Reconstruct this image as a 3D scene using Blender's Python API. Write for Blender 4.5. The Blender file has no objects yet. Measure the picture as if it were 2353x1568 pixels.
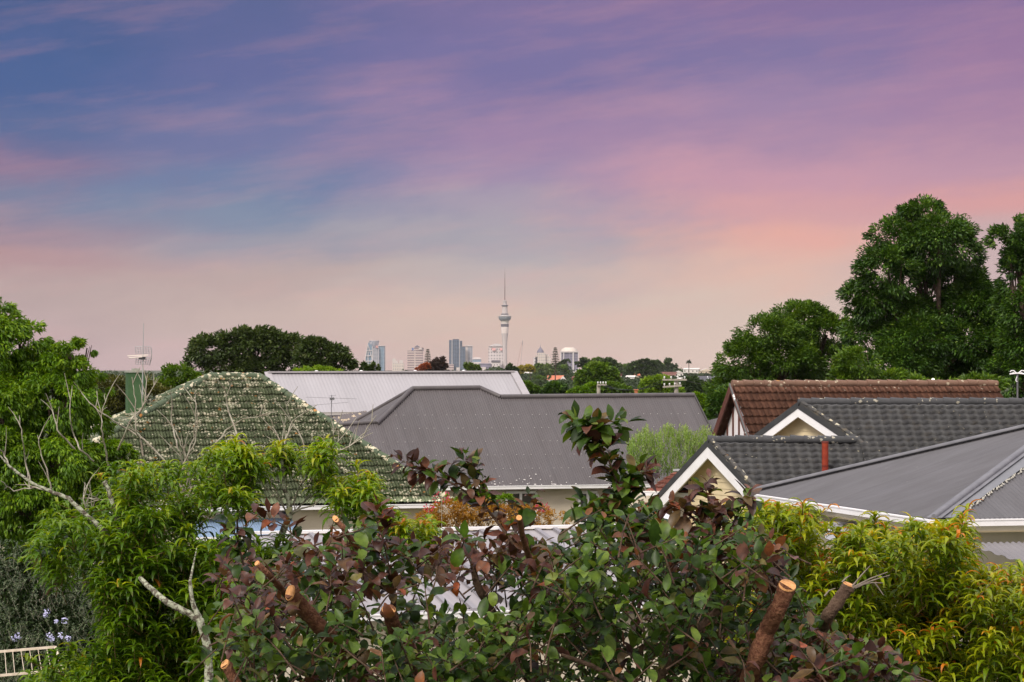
import bpy, math, random
import numpy as np
from mathutils import Vector
C = bpy.context.scene.collection
R_ = math.radians
F = 6000.0; CX = 1176.5; HY = 845.0; H = 7.5      # photo units (2353 px wide): focal length, centre, horizon; camera height
rnd = random.Random(7)

# ------------------------------------------------------------------ helpers
def P(px, py, d):                       # a point of the place seen at (px, py) standing d metres away
    return Vector(((px-CX)/F*d, d, H-(py-HY)/F*d))
def ray(px, py): return Vector(((px-CX)/F, 1.0, -(py-HY)/F))
def hit(px, py, p0, n):                 # ray meets plane
    r = ray(px, py); o = Vector((0,0,H)); n = Vector(n)
    return o + r*((Vector(p0)-o).dot(n)/r.dot(n))

def tag(o, label=None, cat=None, group=None, kind=None):
    if label: o['label'] = label
    if cat: o['category'] = cat
    if group: o['group'] = group
    if kind: o['kind'] = kind
    return o
def thing(name, label, cat, loc=(0,0,0), group=None):
    o = bpy.data.objects.new(name, None); C.objects.link(o); o.location = loc
    o.empty_display_size = .2
    return tag(o, label, cat, group)
def link(name, me, mats, parent=None):
    for m in (mats if isinstance(mats, (list, tuple)) else [mats]): me.materials.append(m)
    o = bpy.data.objects.new(name, me); C.objects.link(o)
    if parent is not None:
        off = Vector((0,0,0)); q = parent
        while q is not None: off += Vector(q.location); q = q.parent
        me.transform(__import__('mathutils').Matrix.Translation(-off)); o.parent = parent
    return o
def npmesh(name, V, Fs, uv=None, smooth=False):
    me = bpy.data.meshes.new(name); V = np.asarray(V, dtype=np.float32)
    Fs = [np.asarray(f, dtype=np.int32) for f in Fs if len(f)]
    me.vertices.add(len(V)); me.vertices.foreach_set('co', V.ravel())
    loops = np.concatenate([f.ravel() for f in Fs]); tot = np.concatenate([np.full(len(f), f.shape[1], dtype=np.int32) for f in Fs])
    st = np.concatenate([[0], np.cumsum(tot)[:-1]]).astype(np.int32)
    me.loops.add(len(loops)); me.loops.foreach_set('vertex_index', loops)
    me.polygons.add(len(tot)); me.polygons.foreach_set('loop_start', st); me.polygons.foreach_set('loop_total', tot)
    if smooth: me.polygons.foreach_set('use_smooth', np.ones(len(tot), dtype=bool))
    me.update(calc_edges=True)
    if uv is not None:
        l = me.uv_layers.new(name='UVMap'); l.data.foreach_set('uv', np.asarray(uv, dtype=np.float32)[loops].ravel())
    return me

class MB:
    def __init__(s): s.v = []; s.f = []; s.m = []; s.sm = []
    def add(s, vs, fs, mi=0, sm=False):
        b = len(s.v); s.v += [tuple(v) for v in vs]
        for f in fs: s.f.append([b+i for i in f]); s.m.append(mi); s.sm.append(sm)
    def box(s, x0, x1, y0, y1, z0, z1, mi=0):
        s.hexa([(x0,y0,z0),(x1,y0,z0),(x1,y1,z0),(x0,y1,z0),(x0,y0,z1),(x1,y0,z1),(x1,y1,z1),(x0,y1,z1)], mi)
    def hexa(s, v, mi=0): s.add(v, [(0,3,2,1),(4,5,6,7),(0,1,5,4),(1,2,6,5),(2,3,7,6),(3,0,4,7)], mi)
    def obox(s, c, ax, half, mi=0):     # oriented box
        c = Vector(c); a, b, d = [Vector(q)*h for q, h in zip(ax, half)]
        s.hexa([c-a-b-d, c+a-b-d, c+a+b-d, c-a+b-d, c-a-b+d, c+a-b+d, c+a+b+d, c-a+b+d], mi)
    def beam(s, p, q, w, h, up=(0,0,1), mi=0):
        p, q = Vector(p), Vector(q); d = (q-p); L = d.length; d.normalize()
        a = d.cross(Vector(up)).normalized(); b = a.cross(d).normalized()
        s.obox((p+q)/2, (d, a, b), (L/2, w/2, h/2), mi)
    def prism(s, poly, vec, mi=0):
        n = len(poly); vec = Vector(vec); a = [Vector(p) for p in poly]
        s.add(a+[p+vec for p in a], [tuple(range(n)), tuple(range(2*n-1, n-1, -1))]+[(i, (i+1) % n, n+(i+1) % n, n+i) for i in range(n)], mi)
    def lathe(s, c, prof, n=16, mi=0, sm=True):
        vs = []; c = Vector(c)
        for r, z in prof:
            for k in range(n):
                a = 2*math.pi*k/n; vs.append((c.x+r*math.cos(a), c.y+r*math.sin(a), c.z+z))
        fs = [(i*n+k, i*n+(k+1) % n, (i+1)*n+(k+1) % n, (i+1)*n+k) for i in range(len(prof)-1) for k in range(n)]
        s.add(vs, fs, mi, sm)
        s.add(vs[-n:], [tuple(range(n))], mi)
    def tube(s, pts, rad, n=8, mi=0, caps=True, jit=0):
        pts = [Vector(p) for p in pts]; m = len(pts); vs = []
        if not isinstance(rad, (list, tuple)): rad = [rad]*m
        a = None
        for i, p in enumerate(pts):
            d = (pts[min(i+1, m-1)]-pts[max(i-1, 0)])
            if d.length < 1e-9: d = Vector((0,0,1))
            d.normalize(); up = Vector((0,0,1)) if abs(d.z) < .9 else Vector((1,0,0))
            a = d.cross(up).normalized() if a is None else (a-d*a.dot(d)).normalized(); b = d.cross(a).normalized()
            for k in range(n):
                t = 2*math.pi*k/n; r = rad[i]*(1+(rnd.uniform(-jit, jit) if jit else 0)); vs.append(p+a*math.cos(t)*r+b*math.sin(t)*r)
        fs = [(i*n+k, i*n+(k+1) % n, (i+1)*n+(k+1) % n, (i+1)*n+k) for i in range(m-1) for k in range(n)]
        s.add(vs, fs, mi, True)
        if caps: s.add(vs[:n], [tuple(range(n-1, -1, -1))], mi); s.add(vs[-n:], [tuple(range(n))], mi)
    def build(s, name, mats, parent=None):
        me = bpy.data.meshes.new(name); me.from_pydata(s.v, [], s.f); me.update()
        me.polygons.foreach_set('material_index', s.m); me.polygons.foreach_set('use_smooth', s.sm)
        return link(name, me, mats, parent)

# ------------------------------------------------------------------ materials
def lin(c):
    return tuple(((x/255)/12.92 if x/255 <= .04045 else ((x/255+.055)/1.055)**2.4) for x in c)+(1,)
def newmat(name):
    m = bpy.data.materials.new(name); m.use_nodes = True; nt = m.node_tree; b = nt.nodes['Principled BSDF']; return m, nt, b
def N(nt, t, **k):
    n = nt.nodes.new(t)
    for a, v in k.items():
        if a in n.inputs.keys() if hasattr(n.inputs, 'keys') else False: n.inputs[a].default_value = v
        else: setattr(n, a, v)
    return n
def ramp(nt, fac, stops, interp='LINEAR'):
    r = nt.nodes.new('ShaderNodeValToRGB'); r.color_ramp.interpolation = interp; e = r.color_ramp.elements
    while len(e) > 1: e.remove(e[-1])
    e[0].position, e[0].color = stops[0][0], tuple(stops[0][1])[:3]+(1,)
    for p, c in stops[1:]:
        q = e.new(p); q.color = tuple(c)[:3]+(1,)
    nt.links.new(fac, r.inputs[0]); return r.outputs[0]
def math_(nt, op, a, b=None, clamp=False):
    n = nt.nodes.new('ShaderNodeMath'); n.operation = op; n.use_clamp = clamp
    for i, x in enumerate((a, b)):
        if x is None: continue
        if isinstance(x, (int, float)): n.inputs[i].default_value = x
        else: nt.links.new(x, n.inputs[i])
    return n.outputs[0]
def mixc(nt, fac, a, b, mode='MIX'):
    n = nt.nodes.new('ShaderNodeMix'); n.data_type = 'RGBA'; n.blend_type = mode
    for i, x in ((0, fac), (6, a), (7, b)):
        if isinstance(x, (int, float)): n.inputs[i].default_value = x
        elif isinstance(x, tuple): n.inputs[i].default_value = x if len(x) == 4 else x+(1,)
        else: nt.links.new(x, n.inputs[i])
    return n.outputs[2]
def noise(nt, vec, scale, detail=5, rough=.55):
    n = nt.nodes.new('ShaderNodeTexNoise'); n.inputs['Scale'].default_value = scale; n.inputs['Detail'].default_value = detail
    n.inputs['Roughness'].default_value = rough
    if vec is not None: nt.links.new(vec, n.inputs['Vector'])
    return n.outputs[0]
def M(name, c1, c2=None, scale=4, rough=.7, bump=0, bscale=None, spec=.3, metal=0, coord='Object', lo=.35, hi=.65, sq=(1,1,1)):
    m, nt, b = newmat(name); b.inputs['Roughness'].default_value = rough; b.inputs['Specular IOR Level'].default_value = spec
    b.inputs['Metallic'].default_value = metal; b.inputs['Base Color'].default_value = tuple(c1)[:3]+(1,)
    tc = nt.nodes.new('ShaderNodeTexCoord'); mp = nt.nodes.new('ShaderNodeMapping'); mp.inputs['Scale'].default_value = sq
    nt.links.new(tc.outputs[coord], mp.inputs[0]); v = mp.outputs[0]
    if c2 is not None:
        nt.links.new(ramp(nt, noise(nt, v, scale), [(lo, c1), (hi, c2)]), b.inputs['Base Color'])
    if bump:
        bp = nt.nodes.new('ShaderNodeBump'); bp.inputs['Strength'].default_value = bump; bp.inputs['Distance'].default_value = .02
        nt.links.new(noise(nt, v, bscale or scale*4), bp.inputs['Height']); nt.links.new(bp.outputs[0], b.inputs['Normal'])
    return m
def leafmat(name, stops, trans=.35, rough=.45, spec=.35, scale=.8, var=.25, mott=0):
    m, nt, b = newmat(name)
    uv = nt.nodes.new('ShaderNodeTexCoord'); sep = nt.nodes.new('ShaderNodeSeparateXYZ'); nt.links.new(uv.outputs['UV'], sep.inputs[0])
    col = ramp(nt, sep.outputs[0], stops)
    nz = noise(nt, uv.outputs['Object'], scale, 3)
    k = ramp(nt, nz, [(.3, (1-var,)*3), (.7, (1+var,)*3)])
    col = mixc(nt, 1.0, col, k, 'MULTIPLY')
    if mott:      # blotches on the blade, paler midrib end and browned tip
        col = mixc(nt, 1.0, col, ramp(nt, noise(nt, uv.outputs['Object'], mott, 4, .6), [(.3, (.6,.62,.7)), (.5, (1,1,1)), (.72, (1.4,1.32,1.15))]), 'MULTIPLY')
        tip = math_(nt, 'MULTIPLY', ramp(nt, sep.outputs[1], [(.72, (0,0,0)), (1, (1,1,1))]), ramp(nt, noise(nt, uv.outputs['Object'], 9, 2), [(.52, (0,0,0)), (.6, (.8,.8,.8))]))
        col = mixc(nt, tip, col, (.13,.065,.02))
    nt.links.new(col, b.inputs['Base Color']); b.inputs['Roughness'].default_value = rough; b.inputs['Specular IOR Level'].default_value = spec
    t = nt.nodes.new('ShaderNodeBsdfTranslucent'); mx = nt.nodes.new('ShaderNodeMixShader'); mx.inputs[0].default_value = trans
    nt.links.new(mixc(nt, 1.0, col, (1.25, 1.2, .55, 1), 'MULTIPLY'), t.inputs[0])
    nt.links.new(b.outputs[0], mx.inputs[1]); nt.links.new(t.outputs[0], mx.inputs[2])
    nt.links.new(mx.outputs[0], nt.nodes['Material Output'].inputs[0]); return m
def roofmat(name, base, base2, lich, lich2, amount=.5, zlo=None, zhi=None, rough=.75, cell=9, stain=None, tilep=None, spec=.3):
    """painted or concrete roof with crusts of lichen (own shapes), thicker towards z = zhi"""
    m, nt, b = newmat(name); tc = nt.nodes.new('ShaderNodeTexCoord'); ge = nt.nodes.new('ShaderNodeNewGeometry')
    pos = ge.outputs['Position']
    col = ramp(nt, noise(nt, pos, 1.3, 6), [(.3, base), (.7, base2)])
    if tilep:       # each tile slightly its own tone
        br = nt.nodes.new('ShaderNodeTexBrick'); br.offset = .5; nt.links.new(tc.outputs['UV'], br.inputs['Vector'])
        br.inputs['Scale'].default_value = 1; br.inputs['Brick Width'].default_value = tilep[0]; br.inputs['Row Height'].default_value = tilep[1]
        br.inputs['Mortar Size'].default_value = 0; br.inputs['Color1'].default_value = (.8,.8,.8,1); br.inputs['Color2'].default_value = (1.2,1.2,1.2,1)
        col = mixc(nt, 1.0, col, br.outputs[0], 'MULTIPLY')
    if stain: col = mixc(nt, ramp(nt, noise(nt, pos, 3.1, 8, .7), [(.54, (0,0,0)), (.68, (.6,.6,.6))]), col, stain)
    vo = nt.nodes.new('ShaderNodeTexVoronoi'); vo.inputs['Scale'].default_value = cell
    wv = nt.nodes.new('ShaderNodeVectorMath'); wv.operation = 'ADD'; nz = nt.nodes.new('ShaderNodeTexNoise'); nz.inputs['Scale'].default_value = 14
    nt.links.new(pos, nz.inputs['Vector'])
    sc = nt.nodes.new('ShaderNodeVectorMath'); sc.operation = 'SCALE'; sc.inputs['Scale'].default_value = .09
    nt.links.new(nz.outputs['Color'], sc.inputs[0]); nt.links.new(pos, wv.inputs[0]); nt.links.new(sc.outputs[0], wv.inputs[1])
    nt.links.new(wv.outputs[0], vo.inputs['Vector'])
    sp = nt.nodes.new('ShaderNodeSeparateXYZ'); nt.links.new(vo.outputs['Color'], sp.inputs[0])
    sz = nt.nodes.new('ShaderNodeSeparateXYZ'); nt.links.new(pos, sz.inputs[0])
    rad = math_(nt, 'MULTIPLY', math_(nt, 'POWER', sp.outputs[0], 2.2), .62)      # patch size differs from cell to cell
    am = amount
    if zlo is not None:
        g = math_(nt, 'DIVIDE', math_(nt, 'SUBTRACT', sz.outputs[2], zlo), zhi-zlo, True)
        g = math_(nt, 'POWER', g, 2.0)
        am = math_(nt, 'ADD', math_(nt, 'MULTIPLY', g, 1.1), amount)
    big = ramp(nt, noise(nt, pos, 1.1, 5, .65), [(.36, (.12,)*3), (.5, (.7,)*3), (.68, (1.45,)*3)])
    thr = math_(nt, 'MULTIPLY', math_(nt, 'MULTIPLY', rad, am), big)
    mask = math_(nt, 'LESS_THAN', vo.outputs['Distance'], thr)
    lc = ramp(nt, sp.outputs[1], [(0, lich), (.6, lich2), (.93, lich2), (.97, (.42,.2,.06))])
    col = mixc(nt, mask, col, lc)
    nt.links.new(col, b.inputs['Base Color']); b.inputs['Roughness'].default_value = rough; b.inputs['Specular IOR Level'].default_value = spec
    bp = nt.nodes.new('ShaderNodeBump'); bp.inputs['Strength'].default_value = .5; bp.inputs['Distance'].default_value = .02
    nt.links.new(math_(nt, 'ADD', noise(nt, pos, 25, 4), math_(nt, 'MULTIPLY', mask, .6)), bp.inputs['Height'])
    nt.links.new(bp.outputs[0], b.inputs['Normal']); return m
def ironmat(name, c1, c2, spec=.45, rough=.5, lap=.76, lk=.3):
    m, nt, b = newmat(name); tc = nt.nodes.new('ShaderNodeTexCoord'); s = nt.nodes.new('ShaderNodeSeparateXYZ'); nt.links.new(tc.outputs['UV'], s.inputs[0])
    def uvn(a, c, det=5, off=0):
        cb = nt.nodes.new('ShaderNodeCombineXYZ'); nt.links.new(math_(nt, 'MULTIPLY', s.outputs[0], a), cb.inputs[0]); nt.links.new(math_(nt, 'MULTIPLY', s.outputs[1], c), cb.inputs[1]); cb.inputs[2].default_value = off
        return noise(nt, cb.outputs[0], 1, det, .6)
    f = math_(nt, 'ADD', math_(nt, 'MULTIPLY', uvn(7, .5), .6), math_(nt, 'MULTIPLY', uvn(.5, .5, 5, 4), .4))
    col = ramp(nt, f, [(.38, c1), (.62, c2)])
    # sheets: each lap a thin dark line, each sheet its own slight tone
    fl = math_(nt, 'DIVIDE', s.outputs[0], lap); ln = math_(nt, 'LESS_THAN', math_(nt, 'FRACT', fl), .035)
    wn = nt.nodes.new('ShaderNodeTexWhiteNoise'); wn.noise_dimensions = '1D'; nt.links.new(math_(nt, 'FLOOR', fl), wn.inputs['W'])
    col = mixc(nt, 1.0, col, ramp(nt, wn.outputs[0], [(0, (.96,.96,.96)), (1, (1.04,1.04,1.04))]), 'MULTIPLY')
    col = mixc(nt, math_(nt, 'MULTIPLY', ln, lk), col, tuple(c*.45 for c in c1[:3]))
    spk = ramp(nt, uvn(9, 7, 7, 8), [(.66, (0,0,0)), (.72, (1,1,1))]); col = mixc(nt, math_(nt, 'MULTIPLY', spk, .35), col, (.3,.28,.25))
    nt.links.new(col, b.inputs['Base Color']); b.inputs['Specular IOR Level'].default_value = spec
    nt.links.new(ramp(nt, uvn(1.5, .7, 5, 2), [(.3, (rough-.1,)*3), (.7, (rough+.15,)*3)]), b.inputs['Roughness'])
    return m
def towermat(name, wall, glass, bw, bh, gap, gr=.25):
    m, nt, b = newmat(name); tc = nt.nodes.new('ShaderNodeTexCoord'); s = nt.nodes.new('ShaderNodeSeparateXYZ'); nt.links.new(tc.outputs['Object'], s.inputs[0])
    cb = nt.nodes.new('ShaderNodeCombineXYZ'); nt.links.new(math_(nt, 'ADD', s.outputs[0], s.outputs[1]), cb.inputs[0]); nt.links.new(s.outputs[2], cb.inputs[1])
    br = nt.nodes.new('ShaderNodeTexBrick'); br.offset = 0; nt.links.new(cb.outputs[0], br.inputs['Vector']); br.inputs['Scale'].default_value = 1
    br.inputs['Brick Width'].default_value = bw; br.inputs['Row Height'].default_value = bh; br.inputs['Mortar Size'].default_value = gap
    br.inputs['Mortar Smooth'].default_value = 0; br.inputs['Mortar'].default_value = tuple(wall)+(1,)
    br.inputs['Color1'].default_value = tuple(glass)+(1,); br.inputs['Color2'].default_value = tuple(g*1.35 for g in glass)+(1,)
    nt.links.new(br.outputs[0], b.inputs['Base Color'])
    nt.links.new(ramp(nt, br.outputs['Fac'], [(0, (gr,)*3), (1, (.8,)*3)]), b.inputs['Roughness']); return m

WHITE = M('white_paint', (.86,.85,.86), (.80,.79,.79), 3, .45)
CREAM = M('cream_paint', (.74,.62,.40), (.66,.55,.35), 1.5, .6)
CREAM2 = M('pale_cream_render', (.66,.58,.46), (.58,.51,.41), 1.2, .8, .2, 30)
GREYM = M('grey_metal', (.14,.14,.15), (.2,.2,.21), 3, .5, metal=.4)
DARKM = M('dark_metal', (.05,.05,.055), None, rough=.5, metal=.5)
ALU = M('aluminium', (.55,.55,.55), (.4,.4,.4), 20, .4, metal=.6)
GLASS, _nt, _b = newmat('window_glass'); _b.inputs['Base Color'].default_value = (.03,.035,.04,1); _b.inputs['Roughness'].default_value = .06; _b.inputs['Specular IOR Level'].default_value = .8
BARK = M('dark_bark', (.075,.045,.03), (.14,.09,.06), 30, .85, .8, 60)
BARKF = M('tree_bark', (.05,.035,.025), (.12,.08,.06), 3, .9, .5, 12)
LICHENBARK = M('lichen_bark', (.11,.09,.07), (.40,.42,.31), 22, .9, .9, 60, lo=.42, hi=.55)
TWIG = M('grey_twig', (.22,.18,.14), (.42,.40,.32), 14, .85, .4, 60)
CUTBARK = M('pruned_limb_bark', (.10,.035,.018), (.24,.11,.06), 45, .85, .9, 90)
CUT = M('fresh_cut_wood', (.72,.38,.16), (.50,.22,.07), 90, .8, lo=.4, hi=.75)
POLE = M('pole_timber', (.28,.25,.21), (.4,.36,.31), 6, .85)

# ------------------------------------------------------------------ camera
cam = bpy.data.cameras.new('camera'); co = bpy.data.objects.new('camera', cam); C.objects.link(co)
co.location = (0,0,H); co.rotation_euler = (R_(90),0,0); cam.sensor_width = 36; cam.lens = 36*F/2353; cam.shift_y = (HY-784)/2353
cam.clip_start = .5; cam.clip_end = 80000; bpy.context.scene.camera = co

# ------------------------------------------------------------------ world: dusk sky round the horizon, brighter cloud overhead
def make_world():
    w = bpy.data.worlds.new('World'); bpy.context.scene.world = w; w.use_nodes = True; nt = w.node_tree
    bg = nt.nodes['Background']; tc = nt.nodes.new('ShaderNodeTexCoord'); s = nt.nodes.new('ShaderNodeSeparateXYZ'); nt.links.new(tc.outputs['Generated'], s.inputs[0])
    az = math_(nt, 'ARCTAN2', s.outputs[0], s.outputs[1]); el = math_(nt, 'ARCSINE', s.outputs[2])
    def cnoise(sx, sy, sc, det, off, rough=.5):
        cb = nt.nodes.new('ShaderNodeCombineXYZ')
        nt.links.new(math_(nt, 'MULTIPLY', az, sx), cb.inputs[0])
        nt.links.new(math_(nt, 'ADD', math_(nt, 'MULTIPLY', el, sy), math_(nt, 'MULTIPLY', az, -sy*.14)), cb.inputs[1]); cb.inputs[2].default_value = off
        return noise(nt, cb.outputs[0], sc, det, rough)
    n1 = cnoise(9, 26, 1, 5, 3.1); n2 = cnoise(17, 52, 1, 7, 5.3, .62); n3 = cnoise(16, 95, 1, 8, 1.7, .6)
    # photo row (0..845) from elevation; column 0..1 from azimuth; both warped by noise
    row = math_(nt, 'SUBTRACT', 845, math_(nt, 'MULTIPLY', math_(nt, 'TANGENT', el), 6000))
    row = math_(nt, 'ADD', row, math_(nt, 'MULTIPLY', math_(nt, 'SUBTRACT', n1, .5), 150))
    row = math_(nt, 'ADD', row, math_(nt, 'MULTIPLY', math_(nt, 'SUBTRACT', n2, .5), 120))
    fr = math_(nt, 'DIVIDE', row, 900, True)
    colx = math_(nt, 'ADD', math_(nt, 'MULTIPLY', az, 2.55), .5)
    colx = math_(nt, 'ADD', colx, math_(nt, 'MULTIPLY', math_(nt, 'SUBTRACT', n2, .5), .3))
    cols = SKYCOLS
    rs = []
    for colr in cols:
        rs.append(ramp(nt, fr, [(y/900, lin(c)) for y, c in colr], 'EASE'))
    out = rs[0]
    for i in range(1, len(rs)):
        mr = nt.nodes.new('ShaderNodeMapRange'); mr.interpolation_type = 'SMOOTHSTEP'
        mr.inputs[1].default_value = (i-1)/(len(rs)-1); mr.inputs[2].default_value = i/(len(rs)-1)
        nt.links.new(colx, mr.inputs[0]); out = mixc(nt, mr.outputs[0], out, rs[i])
    # faint streaks of cloud
    st = ramp(nt, n3, [(.47, (0,0,0)), (.72, (.16,.16,.16))])
    out = mixc(nt, st, out, lin((232,164,160)))
    # overhead
    sk = nt.nodes.new('ShaderNodeTexSky'); sk.sky_type = 'NISHITA'; sk.sun_disc = False; sk.sun_elevation = SUN_EL; sk.sun_rotation = SUN_ROT
    skc = mixc(nt, 1.0, sk.outputs[0], (.10,.10,.10,1), 'MULTIPLY')
    cl = ramp(nt, noise(nt, tc.outputs['Generated'], 2.5, 5), [(.3, (1.05,.98,.97)), (.7, (1.62,1.52,1.47))])
    top = mixc(nt, 1.0, cl, skc, 'ADD')
    up = nt.nodes.new('ShaderNodeMapRange'); up.interpolation_type = 'SMOOTHSTEP'; nt.links.new(el, up.inputs[0]); up.inputs[1].default_value = R_(11); up.inputs[2].default_value = R_(42)
    out = mixc(nt, up.outputs[0], out, top)
    # behind the camera the low sky is brighter too
    bk = nt.nodes.new('ShaderNodeMapRange'); bk.interpolation_type = 'SMOOTHSTEP'; nt.links.new(s.outputs[1], bk.inputs[0]); bk.inputs[1].default_value = .3; bk.inputs[2].default_value = -.5
    out = mixc(nt, math_(nt, 'MULTIPLY', bk.outputs[0], .8), out, (1.25,1.14,1.10,1))
    nt.links.new(out, bg.inputs[0]); bg.inputs[1].default_value = 1.0
SUN_EL = R_(42); SUN_AZ = R_(215)   # azimuth clockwise from +Y
SUN_ROT = SUN_AZ
SKYCOLS = [
 [(0,(56,86,138)),(180,(62,92,146)),(300,(80,100,148)),(380,(124,108,144)),(460,(114,120,152)),(540,(154,130,146)),(600,(176,138,142)),(680,(180,156,154)),(845,(192,166,168))],
 [(0,(84,96,146)),(150,(92,100,152)),(300,(106,112,158)),(420,(100,120,160)),(500,(118,134,162)),(560,(148,146,162)),(640,(184,160,156)),(740,(198,174,166)),(845,(202,174,172))],
 [(0,(121,108,156)),(150,(115,108,158)),(300,(153,126,164)),(400,(153,134,168)),(480,(163,150,170)),(560,(166,160,170)),(640,(188,174,172)),(740,(213,186,172)),(845,(213,186,176))],
 [(0,(129,108,155)),(130,(125,112,159)),(260,(155,128,165)),(400,(197,148,167)),(480,(210,156,162)),(550,(228,168,156)),(620,(224,180,164)),(720,(214,190,176)),(845,(220,194,181))],
 [(0,(131,108,155)),(120,(149,116,157)),(260,(159,124,161)),(380,(187,144,165)),(450,(213,154,154)),(540,(196,167,168)),(620,(198,171,170)),(720,(206,178,172)),(845,(217,186,174))],
]
make_world()
sun = bpy.data.lights.new('sun', 'SUN'); so = bpy.data.objects.new('sun', sun); C.objects.link(so)
sun.energy = 2.7; sun.angle = R_(14); sun.color = (1,.92,.82)
sd = Vector((math.sin(SUN_AZ)*math.cos(SUN_EL), math.cos(SUN_AZ)*math.cos(SUN_EL), math.sin(SUN_EL)))
so.rotation_euler = sd.to_track_quat('Z', 'Y').to_euler(); so.location = (0,0,60)
vs = bpy.context.scene.view_settings; vs.view_transform = 'Standard'; vs.look = 'None'; vs.exposure = 0; vs.gamma = 1

# ------------------------------------------------------------------ terrain
GY = [-60, 150, 300, 600, 1000, 1500, 1900, 2300, 3000, 4000, 7000, 12000, 60000]
GZ = [0, 0, -5, -11, -15, -8, -1, -2, -12, -30, -48, -55, -60]
def gz(x, y):
    z = float(np.interp(y, GY, GZ)); w = max(0, 1-abs(y-1850)/900.0)
    return z + w*2.2*math.sin(x/95.0+1.0) + w*max(0, min(1, (x-120)/90))*3.5
def ground():
    ys = sorted(set(GY+list(range(200, 3000, 100)))); xs = [-30000,-8000,-3000]+list(range(-1000, 1001, 50))+[3000,8000,30000]
    V = [(x, y, gz(x, y)) for y in ys for x in xs]; n = len(xs)
    Fq = [(j*n+i, j*n+i+1, (j+1)*n+i+1, (j+1)*n+i) for j in range(len(ys)-1) for i in range(n-1)]
    g = M('grass_ground', (.03,.05,.015), (.07,.075,.03), .35, .95, .4, 6)
    tag(link('ground', npmesh('ground', V, [Fq]), g), kind='structure')
ground()

# ------------------------------------------------------------------ leaves (numpy)
rs = np.random.RandomState(11)
def unit(a): return a/np.maximum(np.linalg.norm(a, axis=-1, keepdims=True), 1e-9)
def rvec(n): return unit(rs.normal(size=(n, 3)))
def diamonds(Pb, D, Nn, L, W, tone, fold=.25):
    n = len(Pb); D = unit(D); S = unit(np.cross(D, Nn)); Nn = np.cross(S, D)
    L = L[:, None]; W = W[:, None]
    V = np.stack([Pb, Pb+D*L*.45+S*W*.5+Nn*W*fold, Pb+D*L-Nn*L*.12, Pb+D*L*.45-S*W*.5+Nn*W*fold], 1).reshape(-1, 3)
    b = np.arange(n)[:, None]*4
    Fq = np.concatenate([b+np.array([[0,1,2]]), b+np.array([[0,2,3]])])
    uv = np.stack([np.repeat(tone, 4), np.tile([0,.5,1,.5], n)], 1)
    return V, Fq, uv
def blades(Pb, D, Nn, L, W, curl, tone, prof, fold=.2, wave=0):
    n = len(Pb); D = unit(D); S = unit(np.cross(D, Nn)); Nn = np.cross(S, D); R = len(prof)
    pos = Pb.copy(); rings = []
    for k in range(R):
        t = k/(R-1); a = (curl*t)[:, None]; d = D*np.cos(a)-Nn*np.sin(a); nk = Nn*np.cos(a)+D*np.sin(a)
        w = (W*prof[k])[:, None]
        wv = wave*w*rs.uniform(-1, 1, (n, 1)); wv2 = wave*w*rs.uniform(-1, 1, (n, 1))
        rings.append(np.stack([pos+S*w*.5+nk*(w*fold+wv), pos, pos-S*w*.5+nk*(w*fold+wv2)], 1))
        pos = pos+d*(L/(R-1))[:, None]
    V = np.stack(rings, 1).reshape(-1, 3)
    b = np.arange(n)[:, None]*(3*R); Fs = []
    for k in range(R-1):
        for j in (0, 1): Fs.append(b+np.array([[3*k+j, 3*k+j+1, 3*k+3+j+1, 3*k+3+j]]))
    uv = np.stack([np.repeat(tone, 3*R), np.tile(np.repeat(np.linspace(0, 1, R), 3), n)], 1)
    return V, np.concatenate(Fs), uv
def merge(parts):
    V = []; Fd = {}; U = []; o = 0
    for v, f, u in parts:
        V.append(v); U.append(u); Fd.setdefault(f.shape[1], []).append(f+o); o += len(v)
    return np.concatenate(V), [np.concatenate(x) for x in Fd.values()], np.concatenate(U)

def crown_arrays(blobs, n, L, W, droop=.3, sub=22, core=.25, up=.2, flat=1.0, csize=.24):
    """blobs: (x,y,z,rx,ry,rz). leaf clumps sit on each blob's skin, a share fills the inside."""
    B = np.array(blobs, float); area = (B[:, 3]*B[:, 5]+B[:, 3]*B[:, 4]); area /= area.sum()
    ns = max(1, n//sub); bi = rs.choice(len(B), ns, p=area)
    d = rvec(ns); d[:, 2] = np.where((d[:, 2] < -.3) & (rs.rand(ns) < .6), -d[:, 2], d[:, 2])
    d[:, 1] = np.where((d[:, 1] > .35) & (rs.rand(ns) < .5), -d[:, 1], d[:, 1])
    rr = np.where(rs.rand(ns) < core, rs.uniform(.3, .85, ns), rs.uniform(.82, 1.08, ns))
    Cc = B[bi, :3]+d*B[bi, 3:6]*rr[:, None]
    R = (B[bi, 3]+B[bi, 5])/2*csize*rs.uniform(.7, 1.35, ns)
    m = ns*sub; ci = np.repeat(np.arange(ns), sub); e = rvec(m)*(rs.rand(m, 1)**.4)
    e[:, 2] *= flat*.75
    Pb = Cc[ci]+e*R[ci][:, None]
    out = unit(d[ci]*.8+e*.7)
    D = unit(out+rvec(m)*.55+np.array([0, 0, up-droop]))
    Nn = unit(out*.25+unit(e)*.75+rvec(m)*.35+np.array([0, 0, .7]))
    ls = rs.uniform(.65, 1.25, m); ctone = rs.uniform(-.14, .14, ns)[ci]
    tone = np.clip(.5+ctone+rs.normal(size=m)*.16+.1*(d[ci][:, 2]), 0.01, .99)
    return diamonds(Pb, D, Nn, L*ls, W*ls, tone)
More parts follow.
